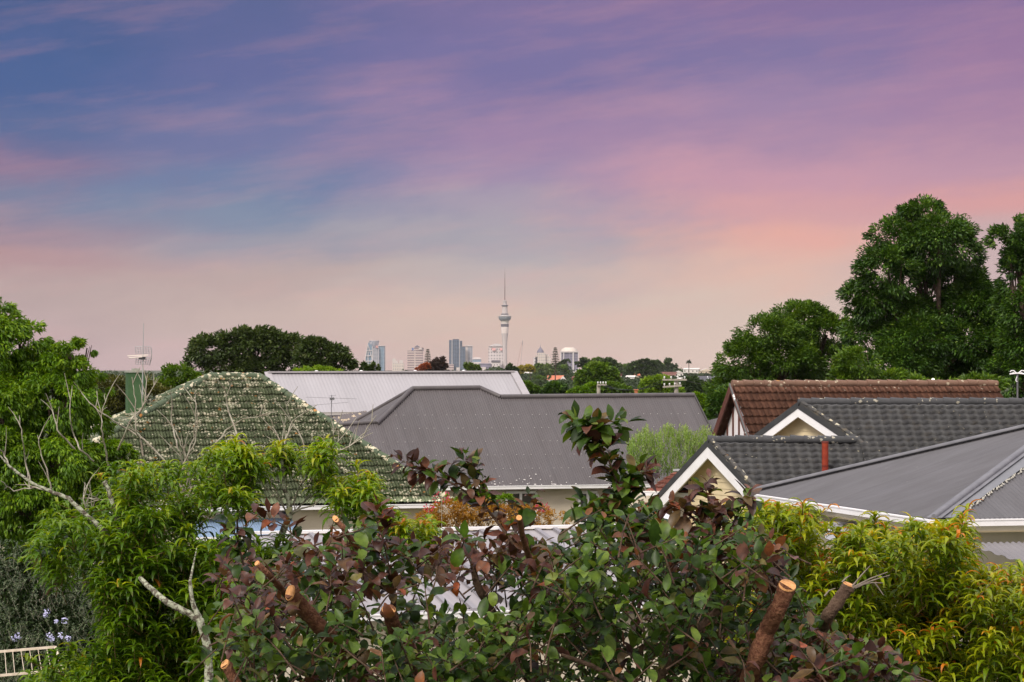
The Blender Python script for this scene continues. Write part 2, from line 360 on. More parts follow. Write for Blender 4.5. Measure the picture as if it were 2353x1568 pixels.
def trunk_mb(base, blobs, r0, mb=None, n=7):
    mb = mb or MB(); base = Vector(base); cs = sorted(blobs, key=lambda b: b[2]); top = max(blobs, key=lambda b: b[2])
    cx = sum(b[0] for b in blobs)/len(blobs); cy = sum(b[1] for b in blobs)/len(blobs)
    fork = Vector((base.x*.6+cx*.4, base.y*.6+cy*.4, base.z+(min(b[2] for b in blobs)-base.z)*.75))
    mb.tube([base, base.lerp(fork, .5)+Vector((rnd.uniform(-1,1),0,0))*r0, fork], [r0, r0*.85, r0*.7], n)
    for b in blobs:
        e = Vector(b[:3]); mid = fork.lerp(e, .5)+Vector((rnd.uniform(-1,1), rnd.uniform(-1,1), .4))*b[3]*.25
        rr = r0*.5*min(1, b[3]/max(q[3] for q in blobs)+.2)
        mb.tube([fork, mid, e], [rr, rr*.7, rr*.35], 6)
        for k in range(3):
            q = e+Vector((rnd.uniform(-1,1)*b[3], rnd.uniform(-1,1)*b[4], rnd.uniform(-.2,1)*b[5]))*.75
            mb.tube([mid.lerp(e, rnd.random()), q], [rr*.4, rr*.12], 5, caps=False)
    return mb
def px_tree(name, label, cat, d, blobs, n, L, W, mat, bark=None, r0=.3, group=None, droop=.3, sub=22, core=.25, dz=1.0, base=None, yj=.35, up=.2, csize=.24, crown='crown'):
    B = []
    for b in blobs:
        px, py, rx = b[:3]; ry = b[3] if len(b) > 3 else rx*.85
        dd = d+(b[4] if len(b) > 4 else rnd.uniform(-yj, yj)*rx/F*d)
        p = P(px, py, dd); B.append((p.x, p.y, p.z, rx/F*d, rx/F*d*dz, ry/F*d))
    bx = sum(b[0] for b in B)/len(B) if base is None else P(base, 845, d).x
    root = thing(name, label, cat, (bx, d, gz(bx, d)), group)
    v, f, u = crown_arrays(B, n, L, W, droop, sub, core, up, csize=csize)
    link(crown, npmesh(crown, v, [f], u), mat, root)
    trunk_mb((bx, d, gz(bx, d)), B, r0).build('trunk', bark or BARKF, root)
    return root

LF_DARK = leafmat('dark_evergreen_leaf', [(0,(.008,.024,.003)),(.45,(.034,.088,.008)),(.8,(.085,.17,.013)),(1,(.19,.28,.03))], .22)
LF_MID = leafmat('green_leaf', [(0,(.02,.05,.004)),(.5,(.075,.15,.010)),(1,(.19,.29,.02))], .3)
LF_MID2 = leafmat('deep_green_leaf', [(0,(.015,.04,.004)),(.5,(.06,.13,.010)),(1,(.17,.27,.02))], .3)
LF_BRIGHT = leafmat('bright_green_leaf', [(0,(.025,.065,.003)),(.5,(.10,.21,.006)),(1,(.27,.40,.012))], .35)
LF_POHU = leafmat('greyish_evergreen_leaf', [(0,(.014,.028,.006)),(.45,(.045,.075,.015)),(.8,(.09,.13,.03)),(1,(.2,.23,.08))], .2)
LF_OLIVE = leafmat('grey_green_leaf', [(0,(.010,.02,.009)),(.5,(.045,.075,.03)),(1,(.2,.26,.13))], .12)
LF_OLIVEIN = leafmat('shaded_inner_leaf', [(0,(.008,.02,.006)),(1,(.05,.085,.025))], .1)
LF_YEL = leafmat('yellow_leaf', [(0,(.12,.13,.01)),(.5,(.3,.26,.015)),(1,(.5,.4,.03))], .4)
LF_LIME = leafmat('lime_leaf', [(0,(.05,.10,.008)),(.5,(.15,.26,.015)),(1,(.3,.42,.03))], .35)
LF_GOLD = leafmat('gold_leaf', [(0,(.1,.05,.01)),(.45,(.34,.17,.015)),(.8,(.5,.26,.02)),(1,(.62,.2,.02))], .3, scale=2)
LF_FEATH = leafmat('feathery_leaf', [(0,(.06,.13,.015)),(.5,(.18,.31,.035)),(1,(.42,.54,.14))], .3)
LF_RED = leafmat('rust_leaf', [(0,(.2,.05,.02)),(1,(.45,.12,.04))], .2)
LF_PURP = leafmat('dusky_leaf', [(0,(.03,.02,.02)),(1,(.1,.06,.05))], .2)
LF_FAR = leafmat('far_leaf', [(0,(.015,.03,.012)),(.5,(.04,.075,.022)),(1,(.10,.15,.04))], .2, scale=.05)
LF_FAR2 = leafmat('far_leaf_light', [(0,(.03,.055,.012)),(.5,(.08,.13,.022)),(1,(.17,.23,.04))], .2, scale=.05)

# ------------------------------------------------------------------ roofs
def roof_sheet(O, U, V, poly, kind, p=.1, c=.35, amp=.012, step=.03, du=None, seed=0):
    """O origin, U along the eave, V up the slope (unit vectors), poly in (u,v) metres -> corrugated or tiled skin"""
    O, U, V = Vector(O), Vector(U).normalized(), Vector(V).normalized(); Nv = U.cross(V).normalized()
    if Nv.z < 0: Nv = -Nv
    rl = random.Random(seed)
    us = [q[0] for q in poly]; u0, u1 = min(us), max(us); du = du or p/4; n = int((u1-u0)/du)+1
    ucol = np.linspace(u0, u1, n+1); ucol[0] += 1e-5; ucol[-1] -= 1e-5
    lo = np.full(n+1, 1e9); hi = np.full(n+1, -1e9)
    for i in range(len(poly)):
        (a, va), (b, vb) = poly[i], poly[(i+1) % len(poly)]
        if abs(a-b) < 1e-9: continue
        m = (ucol >= min(a, b)-1e-9) & (ucol <= max(a, b)+1e-9); vv = va+(vb-va)*(ucol-a)/(b-a)
        lo[m] = np.minimum(lo[m], vv[m]); hi[m] = np.maximum(hi[m], vv[m])
    rows = []
    if kind == 'corr':
        h = amp*np.sin(2*np.pi*ucol/p); rows = [(lo, h), (hi, h)]
    else:
        vmax = max(q[1] for q in poly); vmin = min(q[1] for q in poly)
        if kind == 'roman':
            q = (ucol/p) % 1; rib = amp*np.where(q < .5, np.sin(q*2*np.pi), 0)
        else: q = (ucol/p) % 1; rib = amp*(np.abs(np.sin(np.pi*q))**.6)*(1 if kind == 'wave' else 1)-(amp*.4)
        wob = -.25*step*np.cos(2*np.pi*ucol/p*(1 if kind != 'rib' else .25))
        i0 = int(math.floor(vmin/c)); i1 = int(math.ceil(vmax/c))
        tw = p if kind != 'rib' else p*4
        for i in range(i0, i1+1):
            ti = np.floor((ucol+(i % 2)*tw*.0)/tw).astype(int); r2 = np.random.RandomState(1000*seed+i+100); j = r2.uniform(-1, 1, ti.max()-ti.min()+2)[ti-ti.min()]
            rows.append((np.clip(i*c+wob+j*.006, lo, hi), rib+step+j*.006)); rows.append((np.clip((i+1)*c+wob+.08, lo, hi), rib*.6-.025))
    Vs = []; UVs = []
    o = np.array(O); uu = np.array(U); vv_ = np.array(V); nn = np.array(Nv)
    for vr, h in rows:
        Vs.append(o+ucol[:, None]*uu+vr[:, None]*vv_+h[:, None]*nn); UVs.append(np.stack([ucol, vr], 1))
    m = len(ucol); Fq = []
    for r in range(len(rows)-1):
        a = np.arange(m-1)+r*m; hgt = np.maximum(rows[r+1][0][:-1]-rows[r][0][:-1], rows[r+1][0][1:]-rows[r][0][1:])
        ok = hgt > 1e-5 if kind == 'corr' or r % 2 == 0 else np.ones(m-1, bool)
        if kind != 'corr':
            inside = (rows[r][0][:-1] < hi[:-1]-1e-6) | (rows[r][0][1:] < hi[1:]-1e-6); ok = ok & inside
            if r % 2 == 1: ok = ok & ((rows[r+1][0][:-1] > lo[:-1]+1e-6) | (rows[r+1][0][1:] > lo[1:]+1e-6)) & ((rows[r+1][0][:-1] < hi[:-1]-1e-6) & (rows[r+1][0][1:] < hi[1:]-1e-6))
        Fq.append(np.stack([a, a+1, a+1+m, a+m], 1)[ok])
    return np.concatenate(Vs), np.concatenate(Fq), np.concatenate(UVs)
def roof_poly(pts, O, U, V):
    O = Vector(O); return [((Vector(p)-O).dot(U), (Vector(p)-O).dot(V)) for p in pts]
def roof_part(name, pts, U, kind, mats, parent, back=None, under=.06, **k):
    """pts: 3-D outline on one plane; U eave direction; adds the profiled skin and a flat board just below it"""
    pts = [Vector(p) for p in pts]; U = Vector(U).normalized()
    n = (pts[1]-pts[0]).cross(pts[2]-pts[0]).normalized()
    if n.z < 0: n = -n
    V = n.cross(U).normalized(); V = V if V.z > 0 else -V
    V = (V-U*V.dot(U)).normalized()
    O = pts[0]; poly = roof_poly(pts, O, U, V); mn = min(q[1] for q in poly); O = O+V*mn; poly = [(a, b-mn) for a, b in poly]
    v, f, u = roof_sheet(O, U, V, poly, kind, **k)
    return link(name, npmesh(name, v, [f], u, smooth=(kind == 'corr')), mats, parent)
def caps(mb, p, q, r=.12, seg=.42, n=8, mi=0):
    p, q = Vector(p), Vector(q); L = (q-p).length; m = max(1, int(L/seg)); d = (q-p)/m
    for i in range(m):
        j = rnd.uniform(-.01, .01)
        mb.tube([p+d*i+Vector((0,0,j)), p+d*(i+1.06)+Vector((0,0,j-.012))], [r*1.08, r*.9], n, mi)
def gutter(mb, p, q, w=.12, h=.12, out=(0,-1,0), mi=0):
    p, q = Vector(p), Vector(q); out = Vector(out).normalized(); d = (q-p).normalized(); c = (p+q)/2; L = (q-p).length/2
    mb.obox(c+out*w/2+Vector((0,0,-h/2)), (d, out, Vector((0,0,1))), (L, w/2, h/2), mi)
    mb.obox(c+out*(w+.006)+Vector((0,0,-.012)), (d, out, Vector((0,0,1))), (L+.002, .008, .014), mi)

E = Vector((.959,.284,0)).normalized(); Bk = Vector((-.284,.959,0)).normalized(); Z = Vector((0,0,1))

# ---- green tiled hip-roof house
def house_green():
    d0 = 86; k = .757; c = P(1047, 1157, d0); zr = 7.2; a = (zr-c.z)/k
    RR = c-E*a+Bk*a; RR.z = zr; RL = RR-E*1.7; FL = c-E*15.5; BR = c+Bk*2*a; BL = FL+Bk*2*a
    root = thing('tiled_house', 'house with green tiled hip roof crusted in pale lichen, left of centre', 'house', (c.x-6, c.y+3, 0))
    m = roofmat('green_roof_tiles', (.092,.118,.062), (.135,.165,.088), (.42,.43,.31), (.64,.60,.44), 1.25, 4.2, 7.2, .7, 9.5, stain=(.075,.095,.045), tilep=(.3,.38))
    roof_part('roof', [FL, c, RR, RL], E, 'rib', m, root, p=.105, c=.39, amp=.05, step=.08, du=.105/8, seed=1)
    roof_part('roof', [c, BR, RR], Bk, 'rib', m, root, p=.085, c=.39, amp=.022, step=.08, du=.085/3, seed=2)
    roof_part('roof', [BL, FL, RL], -Bk, 'rib', m, root, p=.085, c=.39, amp=.022, step=.08, du=.085/3, seed=3)
    roof_part('roof', [BR, BL, RL, RR], -E, 'rib', m, root, p=.17, c=.39, amp=.022, step=.08, seed=4)
    m2 = roofmat('green_ridge_tiles', (.07,.10,.06), (.10,.13,.075), (.46,.43,.3), (.62,.57,.42), 2.2, None, None, .7, 8, stain=(.12,.07,.03))
    mb = MB(); u = Vector((0,0,.02))
    for p, q in ((c, RR), (RL, RR), (FL, RL), (BR, RR), (BL, RL)): caps(mb, p+u, q+u, .125)
    mb.build('ridge_cap', m2, root)
    g = MB(); gutter(g, FL+Vector((0,0,-.0)), c, out=-Bk, h=.13); gutter(g, c, BR, out=E, h=.13); g.build('gutter', WHITE, root)
    w = MB(); i = .45; z1 = c.z-.05
    pts = [FL+E*i+Bk*i, c-E*i+Bk*i, BR-E*i-Bk*i, BL+E*i-Bk*i]; pts = [Vector((p.x, p.y, 0)) for p in pts]
    w.prism(pts[::-1], (0,0,z1), 0); w.build('wall', CREAM2, root)
    s = MB(); s.prism([Vector((p.x, p.y, z1-.02)) for p in (FL, c, BR, BL)], (0,0,.05)); s.build('soffit', CREAM, root)
    # chimney rises from the far slope, painted green
    cp = P(312, 971, 89.5); ch = thing('chimney', '', ''); bpy.data.objects.remove(ch)
    mc = M('green_chimney_paint', (.045,.10,.04), (.065,.13,.055), 2, .7, .3, 20)
    b = MB(); hw = .31; top = P(312, 856, 89.5).z
    b.obox((cp.x, cp.y, (cp.z-1.2+top)/2), (E, Bk, Z), (hw, .3, (top-cp.z+1.2)/2)); ch = b.build('chimney', mc, root)
    b = MB(); b.obox((cp.x, cp.y, top+.03), (E, Bk, Z), (hw+.035, .335, .035)); b.obox((cp.x, cp.y, top+.1), (E, Bk, Z), (.13, .13, .035))
    b.build('chimney_cap', M('chimney_cap', (.25,.27,.22), (.4,.4,.35), 8, .9), ch)
    # blue lean-to verandah roof on the front wall
    a1 = P(425, 1187, 84.2); a2 = P(668, 1182, 84.9); fr = -Bk*1.9+Vector((0,0,-.55))
    mbl = M('blue_grey_iron', (.16,.24,.36), (.22,.31,.44), 1.2, .45, spec=.5)
    roof_part('verandah_roof', [a1+fr, a2+fr, a2, a1], E, 'corr', mbl, root, p=.085, amp=.014)
    b = MB(); b.beam(a1+Z*.05, a2+Z*.05, .1, .1); b.build('flashing', M('dark_flashing', (.05,.05,.07), None), root)
    b = MB(); b.beam(a1+fr-Z*.07, a2+fr-Z*.07, .08, .12); b.build('verandah_gutter', WHITE, root)
    for t in (.05, .5, .95):
        b = MB(); q = a1.lerp(a2, t)+fr*.97; b.tube([(q.x, q.y, 0), (q.x, q.y, q.z-.1)], .05, 6); b.build('verandah_post', WHITE, root)
    # three-element roof aerial on the chimney
    an = thing('television_aerial', 'tall television aerial with a grid reflector above the green chimney', 'aerial', (cp.x+.3, cp.y-.35, top))
    ax = cp.x+.27; ay = cp.y-.34
    b = MB(); b.tube([(ax, ay, top-.9), P(330, 743, ay)], [.028, .012], 6); b.build('mast', ALU, an)
    b = MB(); b.beam(P(293, 818, ay), P(341, 816, ay-.1), .035, .03); b.tube([P(296, 823, ay-.2), P(336, 820, ay-.05)], .02, 5); b.build('boom', M('cream_plastic', (.75,.68,.6), None), an)
    g = MB()
    for k in range(7):
        x = 311+k*6; g.tube([P(x, 797, ay+.1), P(x+1, 812, ay+.1)], .009, 4); g.tube([P(x+2, 822, ay+.1), P(x+1-k*.6, 838, ay+.2)], .009, 4)
    for k in range(4): g.tube([P(311, 797+k*5, ay+.11), P(347, 797+k*5, ay+.11)], .009, 4); g.tube([P(313, 822+k*5, ay+.12), P(346-k, 822+k*5, ay+.12)], .009, 4)
    g.tube([P(347, 797, ay+.1), P(349, 812, ay+.1), P(344, 840, ay+.2)], .012, 4)
    g.build('reflector', ALU, an)
    b = MB(); b.box(ax-.1, ax+.1, ay-.1, ay+.1, P(0, 826, ay).z, P(0, 820, ay).z); b.build('junction_box', DARKM, an)
house_green()

# ---- dark grey iron house
def house_grey():
    k = .7; Q = P(1062, 1118, 98); n = (-(-Bk)*(-k)); n = Vector((0,0,1))-Bk*k          # plane z rises k per metre along Bk
    h = lambda x, y: hit(x, y, Q, n)
    A, B, Cc, D = h(948,895), h(1103,893), h(1150,914), h(1595,910)
    ze = Q.z
    def down(p, zt):                  # straight down the slope to height zt
        s = (p.z-zt)/k; return p-Bk*s-Z*(k*s)
    Er = down(D, ze); L1 = h(862,972); L2 = h(745,981); L3 = down(L2, ze)
    root = thing('iron_roofed_house', 'cream house under a long dark brownish-grey corrugated roof in the middle of the view', 'house', (Q.x+2, Q.y+4, 0))
    m = ironmat('brown_grey_iron', (.080,.070,.072), (.094,.083,.085))
    roof_part('roof', [L3, Er, D, Cc, B, A, L1, L2], E, 'corr', m, root, p=.095, amp=.017)
    # left hip end (falls towards -E)
    n2 = Vector((0,0,1))+E*k; fh = A+(-E-Bk)*1.9-Z*k*1.9; bh = A+(-E+Bk)*1.9-Z*k*1.9
    roof_part('roof', [fh, A, bh], Bk, 'corr', m, root, p=.095, amp=.011)
    # back slopes
    ba = A+Bk*4.4-Z*k*4.4; bd = D+Bk*5-Z*k*5
    roof_part('roof', [A, D+Z*.0, bd, ba], E, 'corr', m, root, p=.3, amp=.011) if False else None
    mbk = MB(); mbk.add([A-Z*.05, B-Z*.05, B+Bk*4-Z*(k*4), A+Bk*4-Z*(k*4)], [(0,1,2,3)]); mbk.add([Cc-Z*.05, D-Z*.05, D+Bk*4-Z*k*4, Cc+Bk*4-Z*k*4], [(0,1,2,3)])
    mbk.add([B-Z*.05, B+Bk*4-Z*k*4, Cc+Bk*4-Z*k*4, Cc-Z*.05], [(0,1,2,3)]); mbk.build('rear_roof', m, root)
    mb = MB(); u = Z*.03
    for p, q, r in ((A, B, .1), (B, Cc, .09), (Cc, D, .1), (A, fh, .1), (A, bh, .08), (L1, L2, .08)): mb.tube([p+u, q+u], r, 8)
    s = (B-A).length
    mb.build('ridge_cap', M('ridge_flashing', (.085,.075,.08), (.11,.1,.1), 2, .5), root)
    # lead edge strips with pale crust + roofing screws
    sc = MB(); LN = M('screw_heads', (.55,.52,.5), None, rough=.4); Nv = n.normalized()
    for r in range(1, 7):
        z = ze+r*.5+.1
        for j in range(90):
            x = -9+j*.29+(r % 2)*.12
            if j % 4 == 3: continue
            p = Q+E*x+Bk*((z-ze)/k); p.z = z
            px = CX+p.x/p.y*F; py = HY+(H-p.z)/p.y*F
            if px < 760 or (px > 1590+(py-910)*.5) or py < 925 or (px < 900 and py < 1000): continue
            sc.obox(p+Nv*.018, (E, Nv, E.cross(Nv)), (.011, .008, .011))
    for _ in range(60):
        p = Q+E*rnd.uniform(-2, 8)+Bk*abs(rnd.gauss(0, .25)); p.z = ze+(p-Q).dot(Bk)*k; sc.obox(p+Nv*.015, (E, Nv, E.cross(Nv)), (rnd.uniform(.01,.04), .005, rnd.uniform(.01,.03)))
    sc.build('screw_heads', LN, root)['kind'] = 'stuff'
    g = MB(); gutter(g, L3, Er, out=-Bk, h=.13); g.build('gutter', WHITE, root)
    b = MB(); b.beam(D+Z*.0, Er, .05, .16); b.beam(D, D+Bk*4-Z*k*4, .05, .16); b.build('bargeboard', M('dark_barge', (.06,.055,.055), None), root)
    w = MB(); p = [L3+Bk*.4+E*.3, Er+Bk*.4-E*.3, Er+Bk*8.5-E*.3, L3+Bk*8.5+E*.3]; w.prism([Vector((q.x, q.y, 0)) for q in p][::-1], (0,0,ze-.08)); w.build('wall', CREAM2, root)
    gm = MB(); gm.prism([Er+Bk*.4-E*.3-Z*.05, D-E*.3-Z*.35, Er+Bk*8.5-E*.3-Z*.05], E*.05); gm.build('gable_wall', CREAM2, root)
    # windows in the front wall
    for x0, x1 in ((1163, 1232), (1330, 1372)):
        f0 = hit(x0, 1132, Q+Bk*.39, Bk); f1 = hit(x1, 1132, Q+Bk*.39, Bk); zt = f0.z; zb = zt-1.2
        f = MB(); win = None
        cpt = (f0+f1)/2; cpt.z = (zt+zb)/2; hw = (f1-f0).length/2
        for zz in (zt, zb): f.obox((cpt.x, cpt.y, zz)-0*Z if False else Vector((cpt.x, cpt.y, zz))-Bk*.02, (E, Bk, Z), (hw, .04, .05))
        for t in (-1, -.05, 1): f.obox(cpt+E*(hw*t)-Bk*.02, (E, Bk, Z), (.05, .038, (zt-zb)/2-.05))
        win = f.build('window', WHITE, root)
        q = MB(); q.obox(cpt, (E, Bk, Z), (hw-.05, .006, (zt-zb)/2-.05)); q.build('pane', GLASS, win)
    # low wing behind on the right
    a = P(1616, 969, 106); b2 = P(1662, 973, 108); lw = MB()
    r2 = root
    roof_part('roof', [a-Bk*3-Z*1.6, b2-Bk*3-Z*1.6+E*2, b2+E*2, a], E, 'corr', m, r2, p=.095, amp=.011)
    # lower wing on the left, roof flecked with lichen
    ml = roofmat('lichened_iron', (.11,.1,.1), (.15,.13,.13), (.4,.34,.24), (.5,.4,.28), 1.6, None, None, .7, 5)
    a = P(760, 957, 104); b2 = P(840, 957, 105)
    roof_part('roof', [a-Bk*2-Z*.9, b2-Bk*2-Z*.9, b2, a], E, 'corr', ml, r2, p=.095, amp=.011)
    lw.beam(a+Z*.02, b2+Z*.02, .16, .06); lw.build('lower_ridge', M('lead', (.16,.15,.16), None), r2)
    # aerial with long thin elements
    an = thing('television_aerial', 'thin television aerial with long side rods in front of the pale metal roof', 'aerial', P(761, 962, 103), 'roof aerials')
    b = MB(); b.tube([P(761, 985, 103), P(762, 908, 103)], .014, 5); b.build('mast', GREYM, an)
    b = MB(); y = 103
    for x0, y0, x1, y1 in ((703,913,820,917),(712,932,800,925),(756,914,771,920),(757,910,772,909),(757,922,768,912),(760,925,770,915)): b.tube([P(x0, y0, y), P(x1, y1, y-.3)], .006, 4)
    b.box(P(758, 0, y).x, P(768, 0, y).x, y-.08, y+.08, P(0, 919, y).z, P(0, 914, y).z); b.build('element', GREYM, an)
house_grey()

# ---- long pale metal roof behind
def house_white():
    k = .52; L = P(615, 857, 115); Rr = L+E*11.3; Rr.z = L.z+.03; w = 3.25; dn = -Bk*w-Z*(k*w)
    root = thing('long_building', 'long building with a smooth pale grey metal roof behind the green and dark roofs', 'building', (L.x+5, L.y+1, 0))
    m = ironmat('pale_grey_iron', (.325,.31,.325), (.345,.33,.345), lk=.1)
    roof_part('roof', [L+dn, Rr+dn, Rr, L], E, 'corr', m, root, p=.16, amp=.008)
    up = -dn; b = MB(); b.add([L, Rr, Rr+Bk*w-Z*k*w, L+Bk*w-Z*k*w], [(0,1,2,3)]); b.build('rear_roof', m, root)
    b = MB(); b.beam(L+Z*.03, Rr+Z*.03, .34, .07); b.beam(Rr+Z*.02, Rr+dn+Z*.02, .34, .06); b.beam(L+Z*.02, L+dn+Z*.02, .3, .06); b.build('ridge_flashing', M('pale_flashing', (.38,.36,.37), (.34,.32,.33), 3, .5), root)
    for t in (.2, .38, .6, .8): b = MB(); b.lathe(L.lerp(Rr, t)+Bk*.3-Z*.1, [(.1,0),(.1,.16),(.04,.2)], 8); b.build('roof_vent', WHITE, root)
    g = MB(); gutter(g, L+dn, Rr+dn, out=-Bk, h=.14); g.build('gutter', M('pale_gutter', (.5,.47,.45), None), root)
    b = MB(); q = [L+dn+Bk*.3+E*.2, Rr+dn+Bk*.3-E*.2, Rr+dn+Bk*6-E*.2, L+dn+Bk*6+E*.2]; b.prism([Vector((p.x, p.y, 0)) for p in q][::-1], (0,0,L.z-k*w-.06)); b.build('wall', WHITE, root)
house_white()

# ---- brown tiled tudor gable house
def house_brown():
    R0 = P(1722, 1002, 90); pk = P(1682, 884, 91.6); s = (pk-R0).dot(Bk); k = 1.06
    ed = pk+E*10.25; low = 3.6
    def side(p, sg, w): return p+Bk*(sg*w)-Z*(k*w)
    root = thing('gabled_house', 'half-timbered house with a steep brown tiled roof in front of the tall trees', 'house', (pk.x+5, pk.y, 0))
    m = roofmat('brown_roof_tiles', (.12,.055,.036), (.17,.08,.05), (.28,.22,.17), (.40,.32,.24), .3, 6.3, 7.2, .8, 7, stain=(.10,.05,.03), tilep=(.3,.36))
    roof_part('roof', [side(pk, -1, low), side(ed, -1, low), ed, pk], E, 'roman', m, root, p=.24, c=.37, amp=.03, step=.08, du=.03, seed=8)
    roof_part('roof', [side(ed, 1, low), side(pk, 1, low), pk, ed], -E, 'roman', m, root, p=.24, c=.37, amp=.03, step=.08, du=.06, seed=9)
    mr = roofmat('brown_ridge_tiles', (.17,.10,.07), (.22,.13,.09), (.42,.36,.27), (.5,.42,.3), 1.2, None, None, .85, 7)
    b = MB(); caps(b, pk+Z*.03, ed+Z*.03, .13, .38); b.build('ridge_cap', mr, root)
    br = M('brown_board', (.10,.035,.025), (.13,.05,.035), 4, .6)
    b = MB(); o = -E*.05
    b.beam(side(pk, 1, 0)+o-Z*.12, side(pk, 1, low)+o-Z*.12, .05, .26); b.beam(side(pk, -1, 0)+o-Z*.1-E*.003, side(pk, -1, low)+o-Z*.1-E*.003, .05, .2); b.build('bargeboard', br, root)
    b = MB(); b.beam(side(pk, -1, 0)-E*.1+Z*.03, side(pk, -1, low)-E*.1+Z*.03, .05, .06); b.build('verge_flashing', roofmat('verge', (.1,.1,.1), (.14,.14,.14), (.7,.7,.68), (.8,.8,.78), 1.4, None, None, .6, 6), root)
    gi = E*.28
    WR = M('white_render', (.8,.77,.8), (.76,.72,.74), 2, .7)
    b = MB(); b.prism([side(pk, -1, low-.1)+gi-Z*.25, pk+gi-Z*.25, side(pk, 1, low-.1)+gi-Z*.25], E*.1); b.build('gable_wall', WR, root)
    b = MB(); b.prism([side(ed, -1, low-.1)-gi-Z*.25, ed-gi-Z*.25, side(ed, 1, low-.1)-gi-Z*.25], -E*.1); b.build('gable_wall', WR, root)
    for t in (-1.15, -.58, -.02, .55, 1.1):
        b = MB(); q = pk+gi+Bk*t-E*.03; b.obox((q.x, q.y, (pk.z-k*abs(t)-.25+2.5)/2), (E, Bk, Z), (.02, .035, (pk.z-k*abs(t)-.25-2.5)/2)); b.build('timber_strip', br, root)
    b = MB(); q = [side(pk, -1, low-.4), side(ed, -1, low-.4), side(ed, 1, low-.4), side(pk, 1, low-.4)]; q = [q[0]+E*.4, q[1]-E*.4, q[2]-E*.4, q[3]+E*.4]
    b.prism([Vector((p.x, p.y, 0)) for p in q][::-1], (0,0,pk.z-k*low-.1)); b.build('wall', CREAM2, root)
    # low brown roof seen past its right end
    a = P(2295, 918, 97); b2 = P(2353, 916, 98)+Vector((6,2,0)); f = Vector((.6,-2,-1.2))
    r2 = thing('neighbouring_house', 'low brown tiled roof showing past the right end of the half-timbered house', 'house', (a.x+4, a.y, 0))
    roof_part('roof', [a+f, b2+f, b2, a], E, 'roman', m, r2, p=.24, c=.37, amp=.03, step=.08, du=.06, seed=12)
    b = MB(); q = a+f; b.obox(((a.x+b2.x)/2, a.y+.6, q.z/2), (E, Bk, Z), ((b2.x-a.x)/2-.3, 1.6, q.z/2-.05)); b.build('wall', CREAM2, r2)
house_brown()

